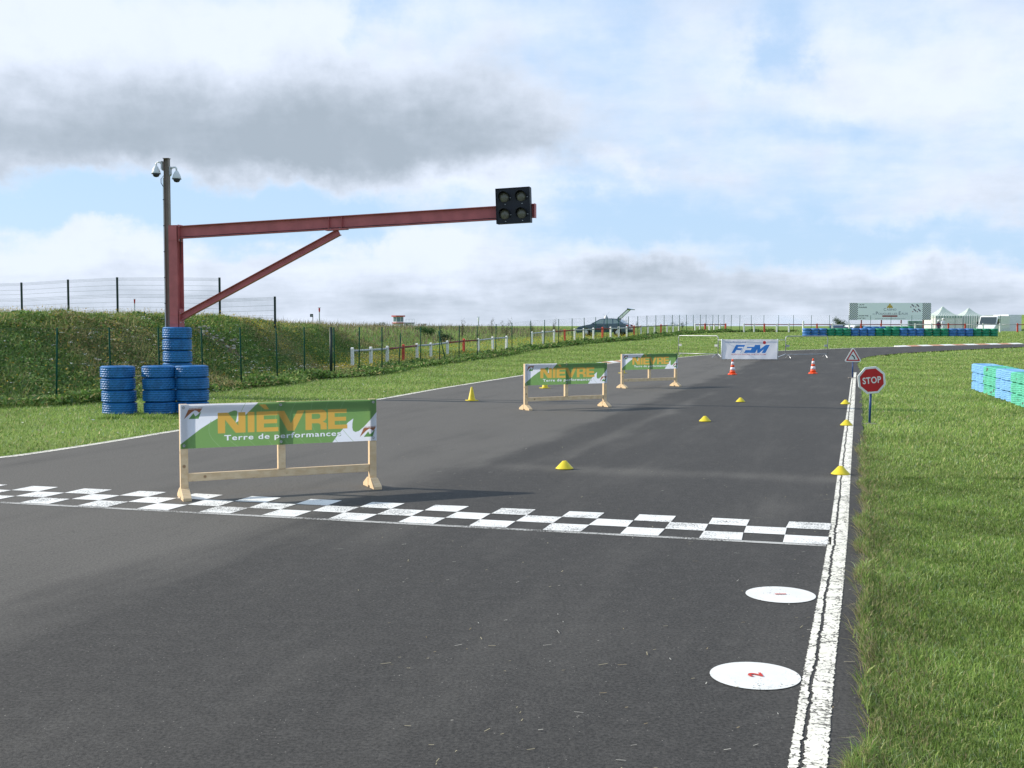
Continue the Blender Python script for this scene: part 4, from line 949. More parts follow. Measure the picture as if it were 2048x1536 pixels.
# ------------------------------------------------------------------ vehicles
def wheel(parent, x, y, r, wd=.19, side=-1):
    RX = Matrix.Rotation(math.pi / 2, 3, 'X')
    q = MB(); q.lathe([(r * .62, -wd / 2), (r * .93, -wd / 2), (r, -wd * .35), (r, wd * .35), (r * .93, wd / 2), (r * .62, wd / 2), (r * .62, -wd / 2)], 24, (x, y, r), M=RX); wt = q.build('wheel', 'rubber', parent, True)
    q = MB(); q.lathe([(0, -.02), (r * .2, -.03), (r * .5, -.01), (r * .63, .03), (r * .63, wd - .03), (0, wd - .03)], 24, (x, y + (-.055 if side < 0 else .055 - .0), r), M=RX if side > 0 else Matrix.Rotation(-math.pi / 2, 3, 'X')); q.build('rim', 'hub', wt)
def hatchback(loc, rz, lab):
    """nose towards -x"""
    t = thing('parked_car', lab, 'car', loc, rz)
    Lc, Wd = 4.25, 1.70
    def sect(profile, halfw, name, m_, bev):
        q = MB(); vs = []; n = len(profile)
        for s_ in (-1, 1):
            vs += [(x, s_ * halfw(z_), z_) for x, z_ in profile]
        fs = [tuple(range(n)), tuple(range(n, 2 * n))[::-1]] + [(i, (i + 1) % n, (i + 1) % n + n, i + n) for i in range(n)]
        q.add(vs, fs); return q.build(name, m_, t, bevel=bev)
    def arch(cx, r, n=9): return [(cx + r * math.cos(a), .30 + r * math.sin(a)) for a in np.linspace(math.pi, 0, n)]
    low = [(-2.10, .32), (-2.12, .48), (-2.08, .62), (-1.95, .74), (-1.4, .86), (-.92, .94), (.8, .98), (1.75, .98), (2.0, .93), (2.10, .78), (2.13, .45), (2.06, .28)]
    low += [(x, z_) for x, z_ in arch(1.27, .36)][::-1] + [(x, z_) for x, z_ in arch(-1.30, .36)][::-1] + [(-2.02, .24)]
    low = [(x, max(.24, z_)) for x, z_ in low]
    body = sect(low, lambda z_: Wd / 2 - .05 * max(0, z_ - .7) - .06 * max(0, .35 - z_), 'body', 'car_teal', .03)
    cab = [(-.98, .93), (-.22, 1.34), (.05, 1.40), (.75, 1.41), (1.22, 1.36), (1.78, 1.0), (1.7, .95), (.8, .96)]
    gh = sect(cab, lambda z_: Wd / 2 - .05 - .33 * max(0, z_ - .93), 'cabin', 'car_teal', .02)
    for s_ in (-1, 1):
        for poly in ([(-.72, .98), (-.16, 1.31), (.12, 1.34), (.12, .99)], [(.20, .99), (.20, 1.345), (.80, 1.345), (.86, .99)], [(.93, 1.0), (.90, 1.34), (1.10, 1.31), (1.48, 1.02)]):
            q = MB(); hw = lambda z_: Wd / 2 - .05 - .33 * max(0, z_ - .93) + .006
            q.add([(x, s_ * hw(z_), z_) for x, z_ in poly], [tuple(range(len(poly)))]); q.build('side_window', 'glass', gh)
        q = MB(); q.box((-.70, s_ * (Wd / 2 + .06), 1.02), (.10, .16, .11)); q.build('mirror', 'car_teal', t, bevel=.03)
        q = MB(); q.prism([(-2.09, .56), (-2.04, .67), (-1.80, .73), (-1.82, .60)], s_ * (Wd / 2 - .30), s_ * (Wd / 2 - .012)); q.build('headlight', 'cam_white', t)
        q = MB(); q.box((2.075, s_ * (Wd / 2 - .14), .83), (.10, .26, .15)); q.build('tail_light', 'car_red', t)
        for z_ in (.62, ):
            q = MB(); q.box((0.0, s_ * (Wd / 2 + .002), .50), (1.7, .02, .06)); q.build('side_moulding', 'trim', t)
        for x in (-1.30, 1.27): wheel(t, x, s_ * (Wd / 2 - .10), .30, side=s_)
    q = MB(); hw = lambda z_: Wd / 2 - .12 - .30 * max(0, z_ - .93)
    q.add([(-.94, -hw(.96), .962), (-.94, hw(.96), .962), (-.25, hw(1.33), 1.345), (-.25, -hw(1.33), 1.345)], [(0, 1, 2, 3)]); q.build('windscreen', 'glass', gh)
    q = MB(); q.box((-2.10, 0, .42), (.10, 1.60, .20)); q.build('bumper', 'trim', t, bevel=.03)
    q = MB(); q.box((2.10, 0, .42), (.10, 1.60, .22)); q.build('bumper', 'trim', t, bevel=.03)
    # open tailgate hinged at the rear roof edge
    hz = Vector((1.18, 0, 1.40)); e = Vector((.80, 0, .72)).normalized(); nn = Vector((e.z, 0, -e.x))
    tg = MB(); w2 = .60
    def PP(a, y, c): p = hz + e * a + nn * c; return (p.x, y, p.z)
    for s_ in (-1, 1): tg.add([PP(a, s_ * (w2 - i_ * .09), c) for a in (0, 1.12) for i_ in (0, 1) for c in (0, .05)], [(0, 1, 3, 2), (4, 5, 7, 6), (0, 1, 5, 4), (2, 3, 7, 6), (0, 2, 6, 4), (1, 3, 7, 5)])
    for (a0, a1) in ((0, .09), (1.02, 1.12)):
        tg.add([PP(a, s_ * (w2 - .09), c) for a in (a0, a1) for s_ in (-1, 1) for c in (.001, .049)], [(0, 1, 3, 2), (4, 5, 7, 6), (0, 1, 5, 4), (2, 3, 7, 6), (0, 2, 6, 4), (1, 3, 7, 5)])
    lip = hz + e * 1.12
    tg.box((lip.x + .16, 0, lip.z - .01), (.36, 1.2, .06), Matrix.Rotation(R(14), 3, 'Y'))
    tgo = tg.build('tailgate', 'car_teal', t)
    q = MB(); q.add([PP(.09, -.5, .025), PP(.09, .5, .025), PP(1.02, .5, .025), PP(1.02, -.5, .025)], [(0, 1, 2, 3)]); q.build('rear_window', 'pale_glass', tgo)
    q = MB(); q.tube([(1.70, -.62, 1.0), tuple(hz + e * .62 + Vector((0, -.56, 0)))], .012, 6); q.build('strut', 'trim', tgo)
    return t
x, y, z = T(1209, 671.5)
hatchback((x, y, z), R(-20), 'dark teal hatchback with its tailgate open, parked behind the rail fence')
for (u, v, lab) in ((1213, 640, 'small grey dish with rod aerials on the dark teal car roof'),):
    dsh = thing('dish_aerial', lab, 'aerial', (x + .12, y, z + 1.413), .3)
    q = MB(); q.lathe([(.17, 0), (.14, .10), (.05, .26), (0, .29)], 14); q.build('housing', 'galv', dsh)
    for s_ in (-1, 1):
        q = MB(); q.tube([(.02 * s_, 0, .2), (.30 * s_, 0, .55 if s_ > 0 else .36)], .006, 5); q.build('rod', 'galv', dsh)

def sedan(u, d_, lab, m_, rz, name='parked_car'):
    xx = (u - 1024) / FPX * d_; t = thing(name, lab, 'car', (xx, d_, tz(xx, d_)), rz, 'cars parked behind the tyre wall'); W2 = .82
    q = MB(); q.prism([(-2.0, .26), (-2.05, .55), (-1.9, .70), (-.95, .86), (1.9, .88), (2.0, .6), (2.0, .26)], -W2, W2); q.build('body', m_, t, bevel=.05)
    q = MB(); q.prism([(-.95, .85), (-.35, 1.33), (.6, 1.40), (1.35, 1.33), (1.85, .86)], -W2 + .10, W2 - .10); gh = q.build('cabin', m_, t, bevel=.05)
    q = MB(); q.prism([(-.92, .88), (-.36, 1.28), (-.30, 1.28), (-.84, .88)], -W2 + .2, W2 - .2)
    q.v = [(a - .035, b, c) for a, b, c in q.v]; q.build('windscreen', 'dark_glass', gh)
    for s_ in (-1, 1):
        q = MB(); q.prism([(-.62, .92), (-.24, 1.24), (1.15, 1.26), (1.45, .92)], s_ * (W2 - .098), s_ * (W2 - .092)); q.build('side_window', 'dark_glass', gh)
        for xw in (-1.25, 1.25): wheel(t, xw, s_ * (W2 - .1), .29, side=s_)
        q = MB(); q.box((-2.0, s_ * .58, .62), (.08, .3, .13)); q.build('headlight', 'cam_white', t)
    return t
sedan(1672, 125, 'navy saloon car parked under the dark round tree', 'navy_car', R(75))
sedan(1703, 125, 'white car with a slanted tailgate parked below the billboard', 'white_car', R(35))
# dull green off-road car under the right half of the billboard
d_ = 126.5; xx = (1830 - 1024) / FPX * d_; zz = tz(xx, d_)
jt = thing('off_road_car', 'dull green off road car parked below the right end of the billboard', 'car', (xx, d_, zz), R(72))
q = MB(); q.prism([(-2.1, .40), (-2.15, .95), (-1.15, 1.05), (2.0, 1.08), (2.05, .40)], -.88, .88); q.build('body', 'green_car', jt, bevel=.05)
q = MB(); q.prism([(-1.15, 1.04), (-.72, 1.86), (1.95, 1.90), (2.02, 1.05)], -.82, .82); gh = q.build('cabin', 'green_car', jt, bevel=.05)
q = MB(); q.add([(-1.13, -.74, 1.10), (-1.13, .74, 1.10), (-.77, .72, 1.80), (-.77, -.72, 1.80)], [(0, 1, 2, 3)]); q.v = [(a - .03, b, c) for a, b, c in q.v]; q.build('windscreen', 'tint2', gh)
for s_ in (-1, 1):
    for (a, b) in ((-.75, .1), (.2, 1.05), (1.15, 1.85)):
        q = MB(); q.prism([(a, 1.12), (a + .1, 1.78), (b, 1.78), (b, 1.12)], s_ * .822, s_ * .830); q.build('side_window', 'dark_glass', gh)
    for xw in (-1.35, 1.3): wheel(jt, xw, s_ * .76, .37, .24, side=s_)
    q = MB(); q.box((-2.14, s_ * .6, .78), (.06, .24, .2)); q.build('headlight', 'cam_white', jt)
# white van beside the tents
d_ = 128.0; xx = (1979 - 1024) / FPX * d_; zz = tz(xx, d_)
vt = thing('delivery_van', 'white box van parked next to the striped tents', 'van', (xx, d_, zz), R(-130))      # nose towards +x local
q = MB(); q.prism([(-.2, .35), (-.2, 2.42), (.42, 2.42), (1.0, 1.45), (1.62, 1.15), (1.75, .95), (1.78, .35)], -.98, .98); q.build('cab', 'white_car', vt, bevel=.05)
q = MB(); q.box((-2.1, 0, 1.42), (3.7, 2.0, 2.06)); q.build('cargo_box', 'white_car', vt, bevel=.03)
q = MB(); q.add([(.50, -.86, 2.28), (.50, .86, 2.28), (1.0, .88, 1.50), (1.0, -.88, 1.50)], [(0, 1, 2, 3)]); q.v = [(a + .03, b, c + .02) for a, b, c in q.v]; q.build('windscreen', 'dark_glass', vt)
q = MB(); q.box((1.79, 0, .92), (.03, 1.2, .12)); q.build('grille', 'trim', vt)
q = MB(); q.box((1.80, 0, .48), (.08, 1.9, .22)); q.build('bumper', 'white_car', vt, bevel=.03)
for s_ in (-1, 1):
    q = MB(); q.prism([(-.05, 1.35), (-.05, 2.1), (.45, 2.1), (.88, 1.4)], s_ * .982, s_ * .990); q.build('side_window', 'dark_glass', vt)
    q = MB(); q.box((.85, s_ * 1.14, 1.62), (.10, .18, .36)); q.build('mirror', 'trim', vt, bevel=.03)
    q = MB(); q.box((1.79, s_ * .76, .88), (.04, .3, .2)); q.build('headlight', 'cam_white', vt)
    for xw in (1.0, -2.6): wheel(vt, xw, s_ * .82, .34, .22, side=s_)
d_ = 133.0; xx = (2013 - 1024) / FPX * d_
tr = thing('trailer', 'white box trailer standing behind the white van', 'trailer', (xx, d_, tz(xx, d_)), R(-80))
q = MB(); q.box((0, 0, 1.45), (3.0, 1.7, 2.0)); q.build('body', 'white_car', tr, bevel=.03)
for s_ in (-1, 1): wheel(tr, 0, s_ * .92, .32, .18, side=s_)
q = MB(); q.tube([(1.5, 0, .45), (2.4, 0, .42)], .05, 6); q.build('drawbar', 'galv', tr)
q = MB(); q.box((0, -.856, .9), (1.0, .01, .12)); q.build('stripe', 'trim', tr)

# ------------------------------------------------------------------ billboard, tents, tower
d_ = 121.0; b0 = (1697 - 1024) / FPX * d_; b1 = (1860 - 1024) / FPX * d_; BWd = b1 - b0; zb0 = EYE + (HOR - 640) / FPX * d_; zb1 = EYE + (HOR - 606) / FPX * d_; BHt = zb1 - zb0
gz_ = tz((b0 + b1) / 2, d_)
bt = thing('billboard', 'wide pale casino billboard with chequered ends on red posts', 'billboard', (b0, d_, gz_))
bs = []
for ex in (0, .894):
    nc, nrr = 10, 17
    for i in range(nc):
        for j in range(nrr):
            if (i + j) % 2 == 0:
                x0_, y0_ = (ex + .106 * i / nc) * BWd, BHt * j / nrr; bs.append(([(x0_, y0_), (x0_ + .106 * BWd / nc, y0_), (x0_ + .106 * BWd / nc, y0_ + BHt / nrr), (x0_, y0_ + BHt / nrr)], (.035, .035, .05)))
def bt_text(s_, x0, x1, z0_, z1_, c, off_=.01): v, t_ = text_fit(s_, x0 * BWd, z0_ * BHt, x1 * BWd, z1_ * BHt, off_); bs.append(((v, t_), c))
DK, GY = (.03, .03, .05), (.16, .18, .24)
bt_text('A77', .120, .185, .85, .925, DK, .03); bt_text('PARIS', .115, .215, .70, .775, DK, .03); bt_text('SORTIE', .115, .235, .215, .285, DK, .03); bt_text('N°31', .115, .195, .07, .15, DK, .03)
bt_text('C', .420, .450, .53, .70, GY); bt_text('ASINO', .455, .575, .55, .66, GY)
bt_text('DE', .285, .312, .32, .38, GY); bt_text('P', .325, .352, .30, .49, GY); bt_text('OUGUES-LES-', .355, .60, .31, .42, GY); bt_text('E', .605, .63, .31, .50, GY); bt_text('AUX', .635, .72, .31, .43, GY)
bs.append(([(.405 * BWd, .185 * BHt), (.59 * BWd, .185 * BHt), (.59 * BWd, .275 * BHt), (.405 * BWd, .275 * BHt)], (.30, .035, .045)))
bt_text('www.groupetranchant.com', .315, .685, .05, .12, GY)
for (cx, cz, r_) in ((.495, .90, .012), (.477, .80, .012), (.513, .80, .012), (.495, .78, .02), (.468, .73, .010), (.522, .73, .010)):
    bs.append(([(cx * BWd + r_ * BWd * math.cos(a), cz * BHt + r_ * BWd * math.sin(a)) for a in np.linspace(0, 6.28, 10)], (.55, .36, .07)))
for (cx, cz) in ((.755, .90), (.815, .90), (.780, .63), (.835, .63)):
    bs.append(([((cx) * BWd, cz * BHt), ((cx + .012) * BWd, (cz + .03) * BHt), ((cx + .042) * BWd, (cz - .11) * BHt), ((cx + .030) * BWd, (cz - .14) * BHt)], (.09, .05, .10)))
    bs.append(([((cx - .004 + .008 * math.cos(a)) * BWd, (cz - .14 + .035 * math.sin(a)) * BHt) for a in np.linspace(0, 6.28, 8)], (.30, .08, .10)))
bme = print_sheet('face', BWd, BHt, 440, 100, (.84, .87, .88), bs, 'bill'); link('face', bme, bt, loc=(0, -.06, zb0 - gz_))
q = MB(); q.box((BWd / 2, -.02, zb0 - gz_ + BHt / 2), (BWd, .06, BHt)); q.build('backing', 'sign_white', bt)
for px in (1722, 1762, 1801.5, 1846):
    q = MB(); q.box(((px - 1697) / FPX * d_, .06, (zb1 - gz_) / 2 - .05), (.11, .09, zb1 - gz_ - .1)); q.build('post', 'red_rail', bt)
def tent(u0, u1, d_, peak, eave, lab, striped_wall):
    x0, x1 = (u0 - 1024) / FPX * d_, (u1 - 1024) / FPX * d_; W_ = x1 - x0; cx = (x0 + x1) / 2; gz2 = tz(cx, d_ + W_ / 2)
    t = thing('pagoda_tent', lab, 'tent', (cx, d_ + W_ / 2, gz2), R(6), 'striped pagoda tents')
    ez = EYE + (HOR - eave) / FPX * d_ - gz2; pz = EYE + (HOR - peak) / FPX * d_ - gz2; h = W_ / 2; NS = 20; lv = 9
    # roof panels: concave pyramid, each stripe its own panel run
    qa, qb = MB(), MB()
    for side in range(4):
        rt = Matrix.Rotation(side * math.pi / 2, 3, 'Z')
        for k in range(NS):
            f0, f1 = -1 + 2 * k / NS, -1 + 2 * (k + 1) / NS; vs = []
            for j in range(lv + 1):
                s_ = j / lv; rr = h * (1 - s_) ** 1.0; zz_ = ez + (pz - ez) * s_ ** 1.75
                vs += [rt @ Vector((f0 * rr, -rr, zz_)), rt @ Vector((f1 * rr, -rr, zz_))]
            (qa if k % 2 else qb).add(vs, [(2 * j, 2 * j + 1, 2 * j + 3, 2 * j + 2) for j in range(lv)])
            v4 = [rt @ Vector((f * h * 1.005, -h * 1.005, z_)) for f, z_ in ((f0, ez + .02), (f1, ez + .02), (f1, ez - .22 - .04 * (k % 2)), (f0, ez - .22 - .04 * (k % 2)))]
            (qa if k % 2 else qb).add(v4, [(0, 1, 2, 3)])
    qa.build('white_roof_stripes', 'tent', t); qb.build('green_roof_stripes', 'tent_green', t)
    for side in range(4):
        rt = Matrix.Rotation(side * math.pi / 2, 3, 'Z'); wa_, wb_ = MB(), MB()
        for k in range(NS):
            f0, f1 = -1 + 2 * k / NS, -1 + 2 * (k + 1) / NS; e = .02 * math.sin(k * 1.9)
            vs = [rt @ Vector((f * h * .985, -h * .985 + e_, z_)) for f, z_, e_ in ((f0, .03, e), (f1, .03, -e), (f1, ez, 0), (f0, ez, 0))]
            (wa_ if (k % 2 or not striped_wall) else wb_).add(vs, [(0, 1, 2, 3)])
        sw = wa_.build('side_wall', 'tent', t)
        if wb_.v: wb_.build('stripe', 'tent_green', sw)
    for sx in (-1, 1):
        for sy in (-1, 1):
            q = MB(); q.tube([(sx * h, sy * h, 0), (sx * h, sy * h, ez)], .04, 6); q.build('pole', 'galv', t)
tent(1866, 1923, 129, 612, 632, 'striped pagoda tent with plain pale walls beside the billboard', False)
tent(1921, 1970, 131, 615, 632, 'striped pagoda tent with striped walls behind the white van', True)
# control tower far beyond the bank
d_ = 300.0; xx = (797 - 1024) / FPX * d_; zz = tz(xx, d_)
tw = thing('control_tower', 'small control tower with green glazed cabin and red roof edge', 'tower', (xx, d_, zz), R(8))
def ngon(r, n=8, a0=R(22.5), sx=1, sy=1): return [(r * math.cos(a0 + 2 * math.pi * k / n) * sx, r * math.sin(a0 + 2 * math.pi * k / n) * sy) for k in range(n)]
zc0 = EYE + (HOR - 645) / FPX * d_ - zz; zc1 = EYE + (HOR - 633.5) / FPX * d_ - zz; zc2 = EYE + (HOR - 631) / FPX * d_ - zz
q = MB(); q.prism(ngon(1.45), -.5, zc0 - .25, 'z'); q.build('wall', 'wallw', tw)
q = MB(); q.prism(ngon(1.85), zc0 - .25, zc0, 'z'); q.build('balcony_band', 'roof_red', tw)
cab_ = MB(); cab_.prism(ngon(1.45), zc0, zc1, 'z'); cb = cab_.build('cabin', 'wallw', tw)
pg = ngon(1.47)
for k in range(8):
    a, b = Vector((*pg[k], 0)), Vector((*pg[(k + 1) % 8], 0)); q = MB(); p0, p1 = a.lerp(b, .07), a.lerp(b, .93); z0_, z1_ = zc0 + .25, zc1 - .12
    q.add([(p0.x, p0.y, z0_), (p1.x, p1.y, z0_), (p1.x, p1.y, z1_), (p0.x, p0.y, z1_)], [(0, 1, 2, 3)]); q.build('window', 'tint', cb)
q = MB(); q.prism(ngon(1.95), zc1, zc2, 'z'); q.build('roof', 'roof_red', tw)
q = MB(); q.box((2.9, 0, zc0 / 2 - .3), (2.6, 2.4, zc0 + .1)); q.build('annex', 'wallw', tw)
q = MB(); q.box((2.95, 0, zc0 - .13), (2.75, 2.6, .22)); q.build('annex_roof', 'navy_car', tw)
q = MB(); q.box((2.2, -1.21, zc0 * .35), (.5, .03, .7)); q.build('door', 'trim', tw)
for xr in (2.0, 2.8, 3.6, 4.2):
    q = MB(); q.tube([(xr, -1.2, zc0), (xr, -1.2, zc0 + .9)], .03, 5); q.build('railing_post', 'galv', tw)
q = MB(); q.tube([(1.9, -1.2, zc0 + .9), (4.25, -1.2, zc0 + .9)], .03, 5); q.build('handrail', 'galv', tw)
# airfield poles beyond the bank
for (u, top, d_, lab) in ((271, 595, 75, 'thin pole with a red and white head seen through the mesh fence'), (639.5, 613, 90, 'thin grey pole with a red and white head beside the square sign'), (957, 633, 120, 'short pole with a white round head behind the wire fence')):
    xx = (u - 1024) / FPX * d_; zz = tz(xx, d_); h = EYE + (HOR - top) / FPX * d_ - zz; s_ = d_ / FPX
    t = thing('approach_light', lab, 'light pole', (xx, d_, zz - .2), 0, 'airfield light poles beyond the bank')
    q = MB(); q.tube([(0, 0, 0), (0, 0, h)], 1.1 * s_, 8); q.build('pole', 'galv', t)
    q = MB(); q.lathe([(1.3 * s_, h - 6 * s_), (1.8 * s_, h), (1.4 * s_, h + 2 * s_), (0, h + 2.4 * s_)], 10); q.build('head', 'car_red' if u != 957 else 'sign_white', t)
    q = MB(); q.box((0, 0, h + 2.6 * s_), (6 * s_, 1.2 * s_, 1.0 * s_)); q.build('crossbar', 'sign_white', t)
d_ = 85.0; xx = (624 - 1024) / FPX * d_; zz = tz(xx, d_); s_ = d_ / FPX
t = thing('square_sign', 'small dark square sign on a thin brown post beyond the bank', 'sign', (xx, d_, zz))
h = EYE + (HOR - 628) / FPX * d_ - zz
q = MB(); q.tube([(2.4 * s_, 0, -.2), (2.4 * s_, 0, h)], .8 * s_, 6); q.build('post', 'mast', t)
q = MB(); q.box((0, -.03, h - 3 * s_), (6 * s_, .04, 6 * s_)); pn = q.build('panel', 'dark_post', t)
q = MB(); q.box((.8 * s_, -.053, h - 3.4 * s_), (2.4 * s_, .004, 2.6 * s_)); q.build('symbol', 'galv', pn)

# ------------------------------------------------------------------ people by the tents, seen above the tyre wall
def person(u, d_, lab, top, helmet_tilt):
    xx = (u - 1024) / FPX * d_; zz = tz(xx, d_); t = thing('person', lab, 'person', (xx, d_, zz), R(20))
    J = {'pel': (0, 0, .93), 'sp': (0, -.01, 1.12), 'ch': (0, 0, 1.32), 'nk': (0, 0, 1.47), 'hd0': (0, -.02, 1.55), 'hd1': (0, -.02, 1.66)}
    E = [('pel', 'sp'), ('sp', 'ch'), ('ch', 'nk'), ('nk', 'hd0'), ('hd0', 'hd1')]; Rr = {'pel': (.15, .11), 'sp': (.14, .10), 'ch': (.17, .11), 'nk': (.06, .06), 'hd0': (.075, .09), 'hd1': (.075, .09)}
    for s_, n in ((-1, 'l'), (1, 'r')):
        J.update({n + 'sh': (s_ * .19, 0, 1.40), n + 'el': (s_ * .25, -.02, 1.13), n + 'wr': (s_ * .22, -.16, .95), n + 'hp': (s_ * .09, 0, .86), n + 'kn': (s_ * .10, -.02, .47), n + 'an': (s_ * .11, .02, .08), n + 'to': (s_ * .12, -.16, .04)})
        E += [('ch', n + 'sh'), (n + 'sh', n + 'el'), (n + 'el', n + 'wr'), ('pel', n + 'hp'), (n + 'hp', n + 'kn'), (n + 'kn', n + 'an'), (n + 'an', n + 'to')]
        Rr.update({n + 'sh': (.07, .07), n + 'el': (.05, .05), n + 'wr': (.035, .035), n + 'hp': (.095, .095), n + 'kn': (.065, .065), n + 'an': (.045, .045), n + 'to': (.04, .035)})
    keys = list(J); me = bpy.data.meshes.new('body'); me.from_pydata([J[k] for k in keys], [(keys.index(a), keys.index(b)) for a, b in E], [])
    o = link('body', me, t); sk = o.modifiers.new('skin', 'SKIN'); sk.use_smooth_shade = True
    for i, k in enumerate(keys): me.skin_vertices[0].data[i].radius = Rr[k]; me.skin_vertices[0].data[i].use_root = (k == 'pel')
    o.modifiers.new('sub', 'SUBSURF').levels = 1; o.modifiers['sub'].render_levels = 1; me.materials.append(M[top])
    q = MB(); q.lathe([(.0, 1.56), (.10, 1.57), (.135, 1.62), (.14, 1.68), (.125, 1.74), (.08, 1.785), (0, 1.80)], 18); q.build('helmet', 'sign_white', t, True)
    q = MB(); q.box((0, -.13, 1.635), (.15, .03, .06)); q.build('visor_opening', 'trim', t, bevel=.01)
person(1876, 123.5, 'person in a plum jacket and white helmet standing before the tent', 'purple', 0)
person(1885, 122.6, 'person in a white top and white helmet standing before the tent', 'shirt', 0)

# ------------------------------------------------------------------ vegetation
def blades(name, P, h, wd, lean, cols, m='grass', seg2=True, taper=.55, wind=(.12, -.05)):
    K = len(P); th = RNG.uniform(0, 2 * np.pi, K); ph = RNG.uniform(0, 2 * np.pi, K); ln = np.abs(RNG.normal(lean, lean * .6, K)) * h
    dx_, dy_ = np.cos(ph) * ln + wind[0] * h, np.sin(ph) * ln + wind[1] * h; sx, sy = np.cos(th) * wd / 2, np.sin(th) * wd / 2
    x, y, z = P.T
    b0 = np.stack([x - sx, y - sy, z], -1); b1 = np.stack([x + sx, y + sy, z], -1)
    m0 = np.stack([x - sx * taper + dx_ * .42, y - sy * taper + dy_ * .42, z + h * .6], -1); m1 = np.stack([x + sx * taper + dx_ * .42, y + sy * taper + dy_ * .42, z + h * .6], -1)
    t = np.stack([x + dx_, y + dy_, z + h * np.sqrt(np.clip(1 - (ln / h) ** 2 * .5, .15, 1))], -1)
    if seg2:
        V = np.concatenate([np.stack([b0, b1, m1], 1), np.stack([b0, m1, m0], 1), np.stack([m0, m1, t], 1)]); C = np.concatenate([cols] * 3)
    else: V = np.stack([b0, b1, t], 1); C = cols
    return fast_mesh(name, V, 3, m, C.astype(np.float32))
def palette(K, cs, ws, jit=.18):
    cs = np.array(cs); i = RNG.choice(len(cs), K, p=np.array(ws) / sum(ws)); return cs[i] * (1 + RNG.normal(0, jit, (K, 1))).clip(.5, 1.6)
rr_ = np.array(RIGHT)
def right_edge(y): return np.interp(y, rr_[:, 1], rr_[:, 0])
lp = np.array([p for p in LEFT if True]); lsort = rows_l[np.argsort(rows_l[:, 1])]
def left_edge(y):
    k = (rows_l[:260, 1] > 5); return np.interp(y, rows_l[:260][k][:, 1], rows_l[:260][k][:, 0])
_PL = np.array(list(rows_l[60:]) + list(rows_r[60:][::-1])); _PC = _PL.tolist()
def on_track(x, y): return poly_mask(np.asarray(x), np.asarray(y), _PC)
def low_noise(x, y, f, s=0): return .5 + .25 * (np.sin(x * f * 1.7 + y * f * .9 + s) + np.sin(y * f * 1.3 - x * f * .6 + s * 2.1 + 1.3 * np.sin(x * f * .5 + s)))
GC = [(.200, .320, .066), (.280, .400, .098), (.365, .450, .140), (.48, .48, .20), (.55, .48, .28), (.38, .48, .26)]
def stuff(name, me, label): o = link(name, me); tag(o, label, None, None, 'stuff'); return o
# near lawn on the right: dense blades
K = 300000
y = 3.0 + (RNG.random(K) ** 1.35) * 12.5; x = right_edge(y) - .12 + RNG.random(K) ** 1.35 * (1.9 + .34 * (y - 3)) + .05 * low_noise(y * 0, y, 6.0) * RNG.random(K)
edge = x - right_edge(y); rag = -.115 + .10 * low_noise(y * 2.1, y * 1.7, 1.1, 1.0) + .07 * low_noise(x, y, 5.0)
k = edge > rag + RNG.normal(0, .012, K); x, y, edge = x[k], y[k], edge[k]; K = len(x)
long_ = np.clip(1 - edge / .45, 0, 1); pt = low_noise(x, y, 2.3, .7)
h = (.022 + .022 * RNG.random(K) + .045 * long_ * RNG.random(K) + .030 * (pt > .62) * RNG.random(K)); wd = .0030 + .0030 * RNG.random(K) + .0006 * (y - 3)
p3 = low_noise(x, y, 5.5, 3.3); cols = palette(K, GC, [.40, .32, .14, .05, .02, .07], .25) * (.50 + .28 * pt + .22 * p3)[:, None]
dry = RNG.random(K) < .22 * long_; cols[dry] = np.array((.34, .29, .15)) * RNG.uniform(.7, 1.2, (dry.sum(), 1))
P = np.stack([x, y, terrain(x, y) + np.where(edge > 0, GD - .012, -.004)], -1)
stuff('lawn_grass', blades('lawn_grass', P, h, wd, .62, cols, wind=(-.05, -.1)), 'mown grass of the right hand lawn beside the white line')
# grass beyond on both lawns
def far_lawn(name, x, y, lab, hs=(.035, .04), ws=(.008, .010), cgain=.85):
    k = ~on_track(x + np.where(x > right_edge(y) - .5, .0, 0), y) | ((y < 40) & (x > right_edge(y) - .1)); x, y = x[k], y[k]
    K = len(x); pt = low_noise(x, y, 1.1, 2.0); h = hs[0] + hs[1] * RNG.random(K); wd = (ws[0] + ws[1] * RNG.random(K)) * (1 + y / 40)
    cols = palette(K, GC, [.28, .34, .20, .09, .03, .06]) * (.85 + .35 * pt)[:, None] * cgain; P = np.stack([x, y, terrain(x, y) + GD - .012], -1)
    stuff(name, blades(name, P, h, wd, .55, cols, seg2=False), lab)
K = 190000; y = 12.5 + RNG.random(K) ** 1.7 * 45; x = right_edge(y) - .08 + .10 * low_noise(y * 1.3, y, 1.1, 1.0) + RNG.random(K) ** 1.2 * (6 + .25 * y)
far_lawn('lawn_grass', x, y, 'mown grass of the lawn running back to the tyre wall')
K = 230000; y = 9.0 + RNG.random(K) ** 1.5 * 62; le = left_edge(y); x = le + np.where(y > 40, .3 * (y - 40), 0) - .10 - RNG.random(K) * (17 + .3 * np.maximum(0, y - 40)); s_ = sdist(x, y); k = (s_ < .6) & (x > -24); x, y = x[k], y[k]
far_lawn('verge_grass', x, y, 'mown grass strip between the track and the green wire fence')
K = 170000; y = 42 + RNG.random(K) ** 1.2 * 66; x = -4 + RNG.random(K) * (.56 * y + 6); k = (sdist(x, y) < .3); x, y = x[k], y[k]
far_lawn('infield_grass', x, y, 'mown grass around the bend, running back to the long tyre wall', (.04, .05), (.012, .014))
